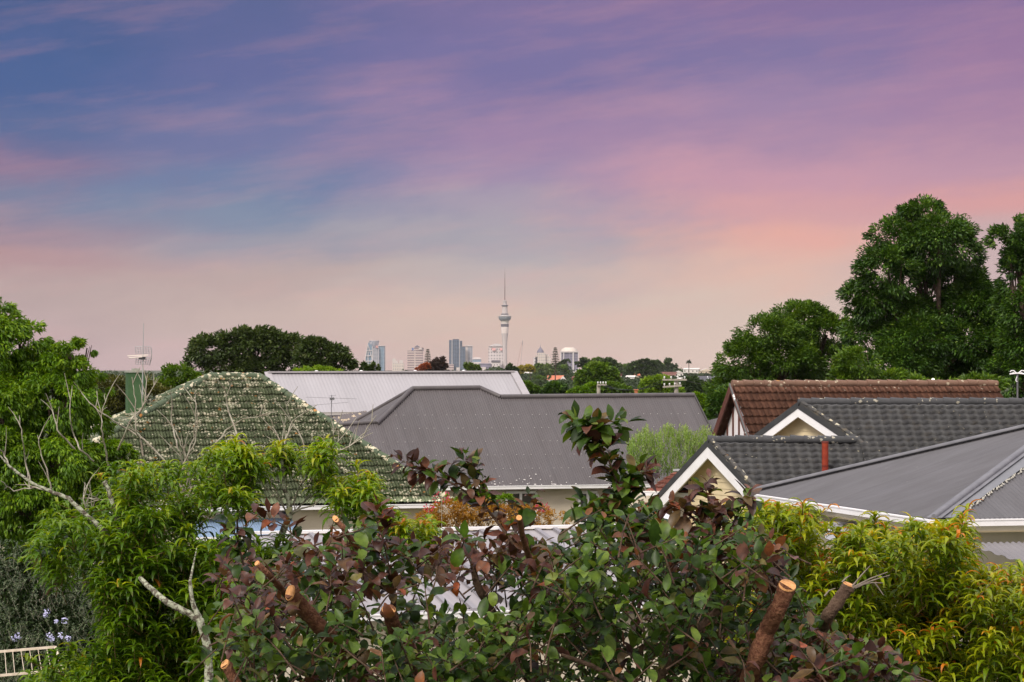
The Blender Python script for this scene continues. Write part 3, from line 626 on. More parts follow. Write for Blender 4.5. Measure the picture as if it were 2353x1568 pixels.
# ---- dark concrete-tile house with two white-edged gables
def house_dark():
    kz = .55; Pu = P(1833.4, 927, 84); n = Vector((0,-kz,1)); hp = lambda x, y: hit(x, y, Pu, n)
    root = thing('double_gabled_house', 'cream weatherboard house with charcoal tiles and two white-edged gables, right of centre', 'house', (12, 80, 0))
    m = roofmat('charcoal_roof_tiles', (.044,.045,.048), (.068,.069,.072), (.38,.34,.24), (.46,.43,.33), .28, None, None, .6, 6, stain=(.075,.062,.045), tilep=(.3,.34), spec=.45)
    ml = roofmat('lichened_charcoal', (.05,.05,.05), (.08,.075,.07), (.42,.37,.25), (.5,.47,.36), 1.5, None, None, .8, 5, stain=(.16,.13,.08))
    X = Vector((1,0,0))
    Ru = hp(1975, 1021.5); Pl = hp(1626, 1014); Rl = hp(1737, 1133); ze = 2.9
    ur = Pu+X*14; ue = Vector((Pu.x+14, Pu.y-(Pu.z-ze)/kz, ze))
    dirl = (Rl-Pl); t = (Pl.z-ze)/(Pl.z-Rl.z); le = Pl+dirl*t
    lr = Vector((Ru.x, Pl.y, Pl.z))      # right end of the lower ridge
    roof_part('roof', [le, ue, ur, Pu, Ru, Pl], X, 'wave', m, root, p=.31, c=.34, amp=.03, step=.10, du=.03, seed=21) if False else None
    # the outline is not convex in u, so two sheets that butt at the upper gable's foot
    foot = Vector((Ru.x, Ru.y, Ru.z)); fe = Vector((Ru.x, Pu.y-(Pu.z-ze)/kz, ze))
    roof_part('roof', [fe, ue, ur, Pu, foot], X, 'wave', m, root, p=.31, c=.34, amp=.03, step=.10, du=.03, seed=21)
    roof_part('roof', [le, fe, foot, Pl], X, 'wave', m, root, p=.31, c=.34, amp=.03, step=.10, du=.03, seed=21)
    def gable(name, pk, rf, lpx, lpy, depth, wallb, seed):
        g = (rf-pk); g.z = 0; gd = g.normalized(); nv = Vector((gd.y, -gd.x, 0))
        if nv.y > 0: nv = -nv                              # outward, towards the viewer
        lf = hit(lpx, lpy, pk, nv); inn = -nv
        # back slope
        bk = MB(); endp = pk+X*6; bk.add([pk-Z*.02, endp-Z*.02, endp+(lf-pk)-Z*.02, lf-Z*.02], [(0,1,2,3)]); bk.build('roof', m, root)
        b = MB(); ex = nv*.03
        up = Z
        def strip(p, q, off0, off1, thick, mb, out=0):     # board lying in the gable plane between two drops below the roof line
            a = p-Z*off0; c = q-Z*off0; a2 = p-Z*off1; c2 = q-Z*off1
            mb.prism([a+nv*out, c+nv*out, c2+nv*out, a2+nv*out], -nv*thick)
        ext = 1.0
        for q in (lf, rf): strip(pk, q, -.04, .17, .06, b, .02)
        b.build('tile_edge', M('dark_verge_'+name, (.04,.042,.045), (.06,.06,.06), 3, .6), root)
        b = MB(); hh = .36 if name == 'lower' else .27
        for q, o in ((lf, .0), (rf, .004)): strip(pk, q, .17, .17+hh, .05, b, o)
        b.build('bargeboard', WHITE, root)
        # narrow lichened strip of tiles along the right verge
        b = MB(); dr = (rf-pk).normalized(); sd = X*.28+Z*.05
        caps(b, pk+X*.1+Z*.03, rf+X*.1+Z*.03, .10, .4); b.build('verge_tile', ml, root)
        # recessed weatherboard wall and soffit
        wi = inn*depth
        b = MB(); nb = 12; pz = pk.z-.3
        lw = (lf-pk); rw = (rf-pk); k1 = -lw.z/Vector((lw.x, lw.y)).length; k2 = -rw.z/Vector((rw.x, rw.y)).length
        bh = .20; z = pz
        zb = wallb
        while z > zb:
            z2 = z-bh
            def ex_(zz, sg, cap): return min((pk.z-.12-zz)/(k1 if sg < 0 else k2), cap)
            cl, cr = (wl[0], wl[1]) if name == 'lower' else (9, 9)
            a0 = pk+wi-gd*ex_(z, -1, cl); a1 = pk+wi+gd*ex_(z, 1, cr); c0 = pk+wi-gd*ex_(z2, -1, cl); c1 = pk+wi+gd*ex_(z2, 1, cr)
            f = lambda p, zz, o: Vector((p.x, p.y, zz))+nv*o
            b.prism([f(c0, z2, .02), f(c1, z2, .02), f(a1, z, 0), f(a0, z, 0)], inn*.03)
            b.prism([f(c0, z2, .021), f(c1, z2, .021), f(c1, z2+.015, .021), f(c0, z2+.015, .021)], inn*.02) if False else None
            z = z2
        b.build('weatherboard', CREAM, root)
        b = MB(); 
        for q in (lf, rf):
            d2 = Z*.14
            b.prism([pk-d2, q-d2, q+wi*1.05-d2, pk+wi*1.05-d2], -Z*.03)
        b.build('soffit', CREAM, root)
        return gd, nv, lf, wi
    gd0 = (Rl-Pl); gd0.z = 0; gd0.normalize()
    wl = [0, 9]
    # corner post position of the lower gable wall (photo x 1584)
    nvt = Vector((gd0.y, -gd0.x, 0)); nvt = nvt if nvt.y < 0 else -nvt
    cpst = hit(1588, 1180, Pl-nvt*.5, nvt); wl[0] = (Pl-nvt*.5-cpst).dot(gd0)
    gd, nv, lf, wi = gable('lower', Pl, le if False else Pl+dirl*1.35, 1511, 1138.6, .5, 0.3, 1)
    b = MB(); b.obox((cpst.x, cpst.y, 1.9), (gd, nv, Z), (.09, .06, 1.95)); b.build('corner_post', CREAM, root)
    gable('upper', Pu, Ru, 1712, 1018, .45, 4.6, 2)
    b = MB(); caps(b, Pu+Z*.05, ur+Z*.05, .13, .42); RC = roofmat('charcoal_ridge', (.05,.052,.055), (.075,.075,.08), (.30,.28,.22), (.42,.39,.31), .95, None, None, .7, 8); b.build('ridge_cap', RC, root); b = MB(); caps(b, Pl+Z*.05, lr+Z*.05, .13, .42); b.build('ridge_cap', RC, root)
    b = MB(); q = [Vector((Pl.x+1.2, Pl.y-2.2, 0)), Vector((ue.x, Pl.y-2.6, 0)), Vector((ue.x, 90, 0)), Vector((Pu.x+.6, 90, 0)), Vector((Pl.x+1.2, 84, 0))]
    b.prism(q[::-1], (0,0,3.1)); b.build('wall', CREAM, root)
    b = MB(); b.add([Pu-Z*.03, ur-Z*.03, ur+Vector((0,5,-2.9)), Pu+Vector((0,5,-2.9))], [(0,1,2,3)]); b.build('rear_roof', m, root)
    # rust-red flue
    fb = hp(1896, 1093); fl = thing('flue_pipe', 'rust-red metal flue pipe standing on the charcoal tiled roof', 'flue pipe', fb)
    top = P(1896, 1017, fb.y)
    b = MB(); b.tube([fb-Z*.1, top], .1, 14); b.build('pipe', M('rusty_pipe', (.20,.022,.012), (.32,.05,.02), 5, .45, .3, 20), fl)
    b = MB(); b.lathe(top-Z*.02, [(.108,0),(.108,.05),(.09,.055),(.09,-.2)], 14); b.lathe(fb+Z*.28, [(.106,0),(.106,.03)], 14); b.build('collar', M('rust_rim', (.13,.02,.012), None), fl)
    b = MB()
    for k in range(9):
        c = fb+Vector((-.35+k*.06 if k < 7 else .25+k*.02, -.16-rnd.random()*.05, -.05+rnd.random()*.04)); b.lathe(c, [(.05,-.02),(.04,.03),(.01,.05)], 7)
    b.build('mortar_bed', M('pale_mortar', (.45,.42,.28), (.6,.56,.4), 20, .9), fl)
house_dark()

# ---- cream wing with old red roof, behind the lower gable
def house_red():
    a = P(1400, 1119, 86.5); b2 = P(1600, 1133, 84.0); r = Vector((b2.x-a.x, b2.y-a.y, 0)).normalized(); bk = Vector((-r.y, r.x, 0))
    a.z = b2.z = 3.45
    root = thing('red_roofed_wing', 'cream single-storey house with an old reddish roof half hidden behind the charcoal gable', 'house', (a.x+1, a.y+1, 0))
    m = roofmat('old_red_iron', (.16,.05,.035), (.24,.09,.065), (.4,.3,.25), (.5,.4,.32), .5, None, None, .8, 7, stain=(.28,.2,.17))
    up = bk*1.6+Z*.62; a2 = P(1480, 1119, 85.5); a2.z = 3.45
    roof_part('roof', [a2, b2, b2+up, a2+up], r, 'rib', m, root, p=.12, c=.35, amp=.02, step=.02, seed=31)
    b = MB(); b.beam(a2+up+Z*.03, b2+up+Z*.03, .2, .06); b.build('ridge_flashing', M('lead_flashing', (.35,.36,.38), None), root)
    g = MB(); gutter(g, a2, b2, out=-bk, h=.13); g.build('gutter', WHITE, root)
    w = MB(); q = [a+bk*.35, b2+bk*.35, b2+bk*3, a+bk*3]; w.prism([Vector((p.x, p.y, 0)) for p in q][::-1], (0,0,3.35)); w.build('wall', CREAM2, root)
    f0 = hit(1503, 1152, a+bk*.34, bk); f1 = hit(1551, 1152, a+bk*.34, bk); cc = (f0+f1)/2; hw = (f1-f0).length/2; zt = f0.z; zb = zt-1
    f = MB()
    for zz in (zt, zb): f.obox(Vector((cc.x, cc.y, zz))-bk*.03, (r, bk, Z), (hw+.05, .04, .05))
    cc.z = (zt+zb)/2
    for t in (-1, .1, 1): f.obox(cc+r*hw*t-bk*.03, (r, bk, Z), (.05, .037, .45))
    wn = f.build('window', WHITE, root); q = MB(); q.obox(cc, (r, bk, Z), (hw-.05, .005, .45)); q.build('pane', M('amber_blind', (.18,.1,.03), (.12,.07,.02), 3, .2), wn)
house_red()

# ---- near hip roof on the right
def house_near():
    c = Vector((8.41, 52, 4.475)); f = Vector((5.71, 63, 4.475)); e1 = (f-c).normalized(); e2 = Vector((-e1.y*-1, e1.x*-1, 0)); e2 = Vector((e1.y, -e1.x, 0))
    if e2.x < 0: e2 = -e2
    hl = (f-c).length/2; ap = (c+f)/2+e2*hl; ap.z = 4.475+1.88
    root = thing('hip_roofed_house', 'nearest house on the right with a charcoal-grey corrugated hip roof and white gutter', 'house', (c.x+4, c.y+5, 0))
    m = ironmat('charcoal_iron', (.080,.076,.080), (.096,.091,.096))
    roof_part('roof', [f, c, ap], -e1, 'corr', m, root, p=.106, amp=.013)
    er = c+e2*13; ar = ap+e2*8
    roof_part('roof', [c, er, ar, ap], e2, 'corr', m, root, p=.106, amp=.016)
    fr = f+e2*13; b = MB(); b.add([f, fr, ar, ap], [(0,1,2,3)]); b.build('rear_roof', m, root)
    # flat hip flashing band beside the cap, crusted edge
    h1 = (ap-c); hn = h1.normalized(); pn = e2.cross(ap-c).normalized(); pn = pn if pn.z > 0 else -pn
    inn = (e2-hn*e2.dot(hn)).normalized()
    band = MB(); o = pn*.03
    band.prism([c+o, ap+o, ap+inn*.42+o, c+e2*.42+o], pn*.012); band.build('hip_flashing', M('grey_flashing', (.15,.155,.17), (.18,.185,.2), 2, .45), root)
    ce = MB(); Lh = (ap-c).length
    for i in range(170):
        t = i/170; q = (c+e2*.46).lerp(ap+inn*.46, t)+pn*(.028+rnd.uniform(0,.01))+inn*rnd.uniform(-.03,.03); s = rnd.uniform(.012,.03)
        if t > .08 and rnd.random() < .75: ce.lathe(q, [(s,-.01),(s*.7,.012),(s*.2,.02)], 6)
    ce.build('lichen_edge', M('pale_lichen', (.32,.31,.27), (.48,.46,.4), 30, .9), root)
    mb = MB(); u = Z*.045
    for p, q in ((c, ap), (f, ap), (ap, ar)): mb.tube([p+u, q+u], .065, 10)
    for p, q in ((c, ap), (f, ap)):
        d = (q-p).normalized(); s = d.cross(Z).normalized()
        mb.prism([p+s*.16+u*.7, p-s*.16+u*.7, q-s*.16+u*.7, q+s*.16+u*.7], Z*.012)
    mb.build('ridge_cap', M('cap_metal', (.13,.13,.145), (.17,.17,.185), 3, .5), root)
    g = MB(); gutter(g, f-e1*-.1, c-e2*.06-e1*.06, out=-e2, h=.135); gutter(g, c-e1*.06-e2*.06, er, out=-e1, h=.135); g.build('gutter', WHITE, root)
    b = MB(); i = .02
    for p, q, o in ((f, c, e2), (c, er, e1)): b.obox((p+q)/2+o*.03+Vector((0,0,-.19)), ((q-p).normalized(), o, Z), ((q-p).length/2, .015, .085))
    b.build('fascia', M('cream_fascia', (.68,.62,.48), None, rough=.5), root)
    s = MB(); s.prism([Vector((p.x, p.y, 4.2)) for p in (c, er, fr, f)], (0,0,.03)); s.build('soffit', CREAM, root)
    b = MB(); k = .6; q = [c+e1*k+e2*k, er+e1*k, fr-e1*k, f-e1*k+e2*k]; b.prism([Vector((p.x, p.y, 0)) for p in q][::-1], (0,0,4.19)); b.build('wall', M('cream_board', (.6,.55,.44), (.55,.5,.4), 3, .6), root)
    # lean-to of grey iron under the eaves, falling to the right
    r2 = thing('carport', 'light grey corrugated lean-to roof below the eaves of the nearest house', 'carport', (10, 50, 0))
    ml = M('zinc_iron', (.27,.27,.30), (.34,.34,.37), .6, .5, spec=.5)
    u = Vector((.9,.43,0)).normalized(); v = Vector((.43,-.9,0)).normalized(); fall = v*5.6-Z*.95
    a = P(1853, 1208, 57)-u*.25; w = 1.55
    roof_part('roof', [a+fall, a+u*w+fall, a+u*w, a], u, 'corr', ml, r2, p=.12, amp=.02)
    b = MB(); b.beam(a+Z*.03, a+u*w+Z*.03, .12, .05); b.build('flashing', M('white_flashing', (.6,.6,.62), None), r2)
    for t, s in ((.04,.03),(.04,.97),(.97,.97)): b = MB(); p = a+u*w*t+fall*s; b.tube([(p.x, p.y, 0), (p.x, p.y, p.z-.05)], .05, 6); b.build('post', WHITE, r2)
    a = Vector((8.95, 51.75, 4.02)); a2 = a+e2*9; dn = Vector((.6,-.8,0))*4.6-Z*.88
    r3 = thing('lean_to', 'dull grey corrugated lean-to roof in the shade at the right edge', 'lean-to', (13, 47, 0))
    roof_part('roof', [a+dn, a2+dn, a2, a], e2, 'corr', M('dull_iron', (.17,.16,.17), (.21,.2,.21), .8, .6), r3, p=.13, amp=.022)
    for t in (.02, .5, .98): b = MB(); p = (a+dn*.97).lerp(a2+dn*.97, t); b.tube([(p.x, p.y, 0), (p.x, p.y, p.z-.05)], .06, 6); b.build('post', WHITE, r3)
house_near()

# ---- pale garage roof behind the plum tree
def garage():
    c = Vector((-3.6, 50, 2.75)); e = Vector((.949,.316,0)).normalized(); up = Vector((-.316,.949,0)).normalized()*6.4+Z*1.15; w = 8.6
    root = thing('garage', 'outbuilding with a pale ribbed roof seen through the plum leaves', 'garage', (c.x+3, c.y+2, 0))
    m = ironmat('pale_zinc', (.27,.25,.265), (.33,.31,.32))
    roof_part('roof', [c, c+e*w, c+e*w+up, c+up], e, 'corr', m, root, p=.3, amp=.004)
    mb = MB(); Nn = e.cross(up).normalized()
    for i in range(int(w/.43)+1):
        p = c+e*(i*.43+.02)+Nn*.03; mb.obox(p+up/2, (e, up.normalized(), Nn), (.05, up.length/2, .03))
    mb.build('rib', M('rib_metal', (.22,.21,.23), (.27,.26,.28), 1, .5), root)
    b = MB(); b.beam(c+up+Z*.05, c+up+e*w+Z*.05, .22, .06); b.build('flashing', WHITE, root)
    g = MB(); gutter(g, c, c+e*w, out=-up.normalized()+Z*up.normalized().z, h=.12); g.build('gutter', WHITE, root)
    bk = Vector((up.x, up.y, 0)).normalized(); b = MB(); q = [c+e*.2+bk*.3, c+e*(w-.2)+bk*.3, c+e*(w-.2)+bk*6.2, c+e*.2+bk*6.2]; b.prism([Vector((p.x, p.y, 0)) for p in q][::-1], (0,0,2.62)); b.build('wall', CREAM2, root)
garage()
def canopy():
    c = P(1508, 1190, 66); root = thing('garden_umbrella', 'white fabric garden umbrella half hidden by plum leaves, below the charcoal gable', 'umbrella', (c.x, c.y, 0))
    b = MB(); n = 8; R = .66; ap = Vector((c.x, c.y, c.z+.24)); rim = [Vector((c.x+R*math.cos(2*math.pi*k/n+.2), c.y+R*math.sin(2*math.pi*k/n+.2), c.z-.1)) for k in range(n)]
    b.add([ap]+rim, [(0, k+1, (k+1) % n+1) for k in range(n)]); b.add(rim+[r-Z*.1 for r in rim], [(k, (k+1) % n, n+(k+1) % n, n+k) for k in range(n)])
    b.build('canopy', M('white_canvas', (.78,.78,.82), (.72,.72,.77), 3, .8), root)
    b = MB(); b.tube([(c.x, c.y, 0), ap], .022, 8); b.build('pole', ALU, root)
canopy()

# ------------------------------------------------------------------ big trees on the right
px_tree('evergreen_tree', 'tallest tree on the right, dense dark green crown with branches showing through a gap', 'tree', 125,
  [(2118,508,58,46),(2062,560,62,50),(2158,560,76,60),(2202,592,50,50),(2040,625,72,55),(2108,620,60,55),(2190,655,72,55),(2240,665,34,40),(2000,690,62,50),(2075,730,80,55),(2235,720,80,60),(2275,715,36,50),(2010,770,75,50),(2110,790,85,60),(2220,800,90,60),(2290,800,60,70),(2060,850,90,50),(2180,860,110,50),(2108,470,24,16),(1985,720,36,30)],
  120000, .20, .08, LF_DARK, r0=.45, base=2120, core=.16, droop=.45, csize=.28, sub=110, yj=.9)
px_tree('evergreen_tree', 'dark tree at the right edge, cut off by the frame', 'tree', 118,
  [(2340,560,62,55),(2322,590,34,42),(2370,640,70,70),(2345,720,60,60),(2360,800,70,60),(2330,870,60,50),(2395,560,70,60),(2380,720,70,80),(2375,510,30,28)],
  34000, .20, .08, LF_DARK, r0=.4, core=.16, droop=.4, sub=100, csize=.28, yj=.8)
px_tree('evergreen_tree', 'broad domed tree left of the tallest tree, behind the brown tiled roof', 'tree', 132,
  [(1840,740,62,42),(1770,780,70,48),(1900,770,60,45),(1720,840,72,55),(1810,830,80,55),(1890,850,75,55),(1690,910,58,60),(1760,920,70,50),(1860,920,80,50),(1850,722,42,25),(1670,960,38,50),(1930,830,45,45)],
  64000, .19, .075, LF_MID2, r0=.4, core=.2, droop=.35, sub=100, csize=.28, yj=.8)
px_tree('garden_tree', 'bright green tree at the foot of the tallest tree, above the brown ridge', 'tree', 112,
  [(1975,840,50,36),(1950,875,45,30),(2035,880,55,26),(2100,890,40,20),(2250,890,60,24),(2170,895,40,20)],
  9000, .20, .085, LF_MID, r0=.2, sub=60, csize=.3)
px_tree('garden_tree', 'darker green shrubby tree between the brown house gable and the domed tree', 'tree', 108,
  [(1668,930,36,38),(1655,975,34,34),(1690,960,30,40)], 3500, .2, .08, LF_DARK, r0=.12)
# left distance: evergreens behind the green house
px_tree('evergreen_tree', 'wide dark spreading tree behind the green roof, its bare forked branch showing', 'tree', 240,
  [(480,810,45,30),(540,800,50,34),(600,800,62,38),(655,815,45,40),(600,775,45,20),(470,840,42,32),(530,850,52,32),(590,855,60,30),(560,780,40,22),(640,790,38,24),(660,840,40,20)],
  17000, .40, .19, LF_POHU, r0=.35, core=.15, base=605, sub=50, csize=.3)
px_tree('evergreen_tree', 'dark lumpy tree over the left end of the pale metal roof', 'tree', 225,
  [(722,800,30,20),(750,820,38,26),(785,835,32,18),(700,830,26,26),(735,848,40,18),(800,848,22,12),(775,815,22,14)],
  8500, .36, .16, LF_POHU, r0=.25, base=740, sub=50, csize=.3, core=.1)
px_tree('round_shrub', 'lime green rounded shrub just above the left end of the pale metal roof', 'shrub', 150, [(700,858,26,9),(740,856,34,10),(770,859,18,8)], 1600, .2, .1, LF_LIME, r0=.08)
px_tree('garden_tree', 'small dome of green foliage right of the green chimney', 'tree', 175, [(410,870,42,28),(395,895,36,28),(440,890,34,26),(425,920,50,26)], 5500, .28, .12, LF_MID, r0=.15)
px_tree('garden_tree', 'dark olive tree behind the green chimney', 'tree', 160, [(260,900,45,30),(320,900,55,30),(375,925,50,34),(290,945,60,36),(240,950,50,40),(350,970,60,34)], 9000, .26, .11, leafmat('olive_leaf', [(0,(.02,.025,.006)),(.5,(.07,.075,.012)),(1,(.16,.16,.03))], .2), r0=.15)

# ------------------------------------------------------------------ near trees on the left
px_tree('leafy_tree', 'large weeping bright green tree filling the left edge', 'tree', 52,
  [(-10,720,46,40),(-50,800,110,80),(45,790,62,50),(90,850,70,55),(165,812,44,26),(200,800,22,12),(140,860,60,45),(60,900,100,60),(-20,950,100,80),(130,930,80,60),(200,900,48,50),(90,990,100,60),(190,990,60,60),(0,1060,100,70),(120,1070,100,60),(60,1150,110,70),(180,1130,80,60),(20,1230,80,50),(215,1080,50,60),(240,1040,45,28),(280,1050,30,24)],
  95000, .115, .04, LF_BRIGHT, r0=.22, droop=.9, core=.10, csize=.26, up=.1, yj=.9, sub=110)

def shrub_olive():
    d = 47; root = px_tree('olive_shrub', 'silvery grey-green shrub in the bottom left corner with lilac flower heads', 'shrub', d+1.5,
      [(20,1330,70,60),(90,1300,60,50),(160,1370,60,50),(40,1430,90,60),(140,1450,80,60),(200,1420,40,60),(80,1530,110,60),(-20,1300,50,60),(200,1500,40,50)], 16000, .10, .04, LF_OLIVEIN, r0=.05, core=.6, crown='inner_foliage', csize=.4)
    n = 560; Pb = []; D = []
    st = MB()
    pts = []
    for i in range(n):
        while True:
            x = rnd.uniform(-20, 238); y = rnd.uniform(1245, 1570)
            top = 1255+abs(x-60)*.35+18*math.sin(x/14)
            if y > top and x < 232-max(0, (y-1500))*.2: break
        p = np.array(P(x, y, d+rnd.uniform(-.6, 1.4))); up = np.array([rnd.uniform(-.8,.8), rnd.uniform(-.7,.1), 1.0]); up /= np.linalg.norm(up); L = rnd.uniform(.10,.22)
        st.tube([p-up*L*.5, p+up*L*.9], .0028, 3, caps=False)
        m = 15; t = np.linspace(-.4, 1, m)[:, None]; ang = rs.uniform(0, 6.28, m)
        Pb.append(p+up*L*t); D.append(np.stack([np.cos(ang), np.sin(ang), np.full(m, .75)], 1))
    Pb = np.concatenate(Pb); D = np.concatenate(D); m = len(Pb)
    v, f, u = diamonds(Pb, D, unit(rvec(m)*.3+np.array([0,-.3,1])), rs.uniform(.045,.075, m), rs.uniform(.016,.024, m), np.clip(rs.uniform(.2,.95, m), 0, 1))
    link('foliage', npmesh('foliage', v, [f], u), LF_OLIVE, root); st.build('stem', TWIG, root)
    fm = M('lilac_petal', (.55,.55,.85), (.7,.7,.92), 30, .7)
    for cx, cy, r in ((109,1405,7),(105,1414,5),(149,1426,8),(33,1466,9),(42,1461,7),(114,1464,9),(121,1470,6),(141,1461,7),(156,1468,6),(129,1428,3)):
        c = np.array(P(cx, cy, d-.75)); k = 26; o = rvec(k); o[:, 1] = -abs(o[:, 1]); Pp = c+o*r/F*d*.9
        Dp = rvec(k); v, f, u = diamonds(Pp, Dp, unit(o), np.full(k, .03), np.full(k, .028), np.full(k, .5)); link('flower_cluster', npmesh('flower_cluster', v, [f], u), fm, root)
shrub_olive()

px_tree('dark_hedge', 'tall dark hedge in deep shade behind the peach tree at lower left', 'hedge', 62,
  [(x, y, 60, 50) for y in (1290, 1380, 1480) for x in (0, 110, 220, 320, 420, 510)], 16000, .16, .07, LF_DARK, r0=.06, core=.4, csize=.35)
def rack():
    d = 44.5; root = thing('clothes_airer', 'cream painted metal frame with thin bars in the bottom left corner', 'metal frame', (P(60,0,d).x, d, 0))
    m = M('cream_metal', (.72,.62,.5), (.55,.46,.36), 12, .5)
    a, b, c, e = P(-40,1501,d), P(127,1487,d), P(143,1540,d-.3), P(-40,1556,d-.3)
    f = MB(); f.beam(a, b, .045, .04); f.beam(e, c, .045, .04); f.beam(b, c, .04, .045, up=(1,0,0)); f.build('frame', m, root)
    for (x0, x1) in ((-26,-22),(-7,-3),(11,15),(29,34),(48,56),(68,75),(87,96),(107,118)):
        y0 = 1501-(x0+40)*.084; y1 = 1556-(x1+40)*.087; q = MB(); q.tube([P(x0, y0, d), P(x1, y1, d-.3)], .006, 5); q.build('bar', m, root)
    q = MB(); q.tube([P(-20,1556,d-.2), Vector((P(-20,0,d).x, d-.2, 0))], .03, 6); q.build('post', m, root)
rack()

# gold and red garden shrubs between the houses
px_tree('gold_shrub', 'golden-orange leafed hedge shrub in front of the cream wall', 'shrub', 72,
  [(985,1195,28,22),(1030,1178,40,26),(1085,1172,46,24),(1130,1190,44,26),(1060,1205,50,24),(1180,1185,40,26),(1235,1190,36,24),(1280,1192,28,16),(1000,1215,34,18),(1200,1212,50,20)],
  9000, .085, .03, LF_GOLD, r0=.05, csize=.3)
px_tree('green_shrub', 'small fresh green shrub at the top of the golden hedge', 'shrub', 76, [(1110,1142,34,10),(1065,1150,18,10),(1160,1148,24,9),(1030,1150,12,10)], 2200, .08, .035, LF_BRIGHT, r0=.04)
def flowers(x, y, r, lab):
    d = 71; c = P(x, y, d); root = thing('flowering_plant', lab, 'flower', (c.x, d, 0))
    k = 60; o = rvec(k); Pp = np.array(c)+o*np.array([r/F*d, .15, r*.7/F*d]); v, f, u = diamonds(Pp, rvec(k), rvec(k), np.full(k, .07), np.full(k, .03), rs.rand(k))
    link('flower', npmesh('flower', v, [f], u), M('crimson_petal', (.42,.015,.05), (.6,.03,.1), 9, .6), root)
    b = MB(); b.tube([(c.x, d, 0), c], [.02,.008], 5); b.build('stem', TWIG, root)
flowers(1015, 1143, 20, 'red flower spray rising over the right end of the green roof gutter')
flowers(985, 1168, 11, 'small crimson bloom just below the white gutter of the green roof')
flowers(1245, 1166, 16, 'thin reddish new leaves above the right end of the golden hedge')

def feather():
    d = 90; root = thing('feathery_shrub', 'pale green feathery shrub in front of the right end of the dark roof', 'shrub', (P(1545,0,d).x, d, 0))
    Pb = []; D = []; st = MB()
    for i in range(900):
        x = rnd.uniform(1442, 1645); base = 1092-max(0, x-1600)*.5
        top = 1008-16*math.exp(-((x-1545)/30)**2)-8*math.exp(-((x-1475)/20)**2)-10*math.exp(-((x-1615)/22)**2)+7*math.sin(x/7)+max(0, 1465-x)*1.2
        y = top+(base-top)*rnd.random()**1.2
        p = np.array(P(x, y, d+rnd.uniform(-1, 1))); up = np.array([rnd.uniform(-.35,.35), rnd.uniform(-.3,.2), 1.]); up /= np.linalg.norm(up); L = rnd.uniform(.2,.42)
        m = 16; t = np.linspace(-.6, 1, m)[:, None]; ang = rs.uniform(0, 6.28, m); Pb.append(p+up*L*t*.8); D.append(np.stack([np.cos(ang), np.sin(ang), np.full(m, 1.1)], 1))
        if i % 3 == 0: st.tube([p-up*L, p+up*L*.9], .006, 3, caps=False)
    Pb = np.concatenate(Pb); D = np.concatenate(D); m = len(Pb); zt = (Pb[:, 2]-Pb[:, 2].min())/(np.ptp(Pb[:, 2]))
    v, f, u = diamonds(Pb, D, rvec(m), rs.uniform(.06,.1, m), rs.uniform(.018,.03, m), np.clip(zt*.55+rs.uniform(0,.45, m), 0, 1))
    link('foliage', npmesh('foliage', v, [f], u), LF_FEATH, root)
    for k in range(5): q = P(1465+k*38, 1060, d); st.tube([(P(1545,0,d).x, d, 0), q], [.05,.02], 5)
    st.build('stem', TWIG, root)
feather()

# ------------------------------------------------------------------ peach trees
def inpoly(x, y, poly):
    c = False; j = len(poly)-1
    for i in range(len(poly)):
        if (poly[i][1] > y) != (poly[j][1] > y) and x < (poly[j][0]-poly[i][0])*(y-poly[i][1])/(poly[j][1]-poly[i][1])+poly[i][0]: c = not c
        j = i
    return c
def sample(poly, n, mind=0):
    xs = [p[0] for p in poly]; ys = [p[1] for p in poly]; out = []; tr = 0
    while len(out) < n and tr < n*60:
        tr += 1; x = rnd.uniform(min(xs), max(xs)); y = rnd.uniform(min(ys), max(ys))
        if inpoly(x, y, poly) and (mind == 0 or all((x-a)**2+(y-b)**2 > mind*mind for a, b in out[-60:])): out.append((x, y))
    return out
PEACHPROF = [.3,.85,1.0,.85,.5,.04]
LF_PEACH = leafmat('peach_leaf', [(0,(.02,.055,.004)),(.3,(.08,.17,.006)),(.6,(.17,.29,.008)),(.85,(.34,.40,.012)),(.95,(.42,.36,.015)),(.985,(.5,.2,.02)),(1,(.55,.16,.03))], .4, .38, .4, 3, .2, 24)
LF_PEACH2 = leafmat('yellow_peach_leaf', [(0,(.03,.07,.005)),(.3,(.09,.165,.006)),(.6,(.21,.29,.008)),(.85,(.38,.41,.012)),(.94,(.52,.38,.015)),(.985,(.6,.22,.02)),(1,(.6,.16,.02))], .4, .38, .4, 3, .2, 24)
def peach_leaves(shoots, sc=1.0):
    """shoots: (tip, up-vector, length, leaves, tone offset): leaves arch out of the shoot and hang in hooks"""
    Pb = []; D = []; L = []; T = []; Cu = []
    for p, up, ln, m, tn in shoots:
        p = np.array(p); up = np.array(up); t = np.linspace(0, 1, m)**.8; a = np.arange(m)*2.4+rnd.random()*6; j = rs.normal(size=m)*.15
        Pb.append(p-up*(ln*(1-t))[:, None]); el = .35+.75*t+j
        D.append(np.stack([np.cos(a)*np.cos(el), np.sin(a)*np.cos(el), np.sin(el)], 1)); L.append((.215-.05*t)*rs.uniform(.8,1.15, m)*sc); T.append(np.clip(tn+.34*t+rs.normal(size=m)*.13, 0.01, .99))
        Cu.append(1.6+.8*t+rs.normal(size=m)*.45)
    Pb, D, L, T, Cu = map(np.concatenate, (Pb, D, L, T, Cu)); n = len(Pb)
    Nn = unit(np.stack([-D[:, 0]*D[:, 2], -D[:, 1]*D[:, 2], 1-D[:, 2]**2], 1)+rvec(n)*.1)
    return blades(Pb, D, Nn, L, L*rs.uniform(.16,.23, n), Cu, T, PEACHPROF, .25)
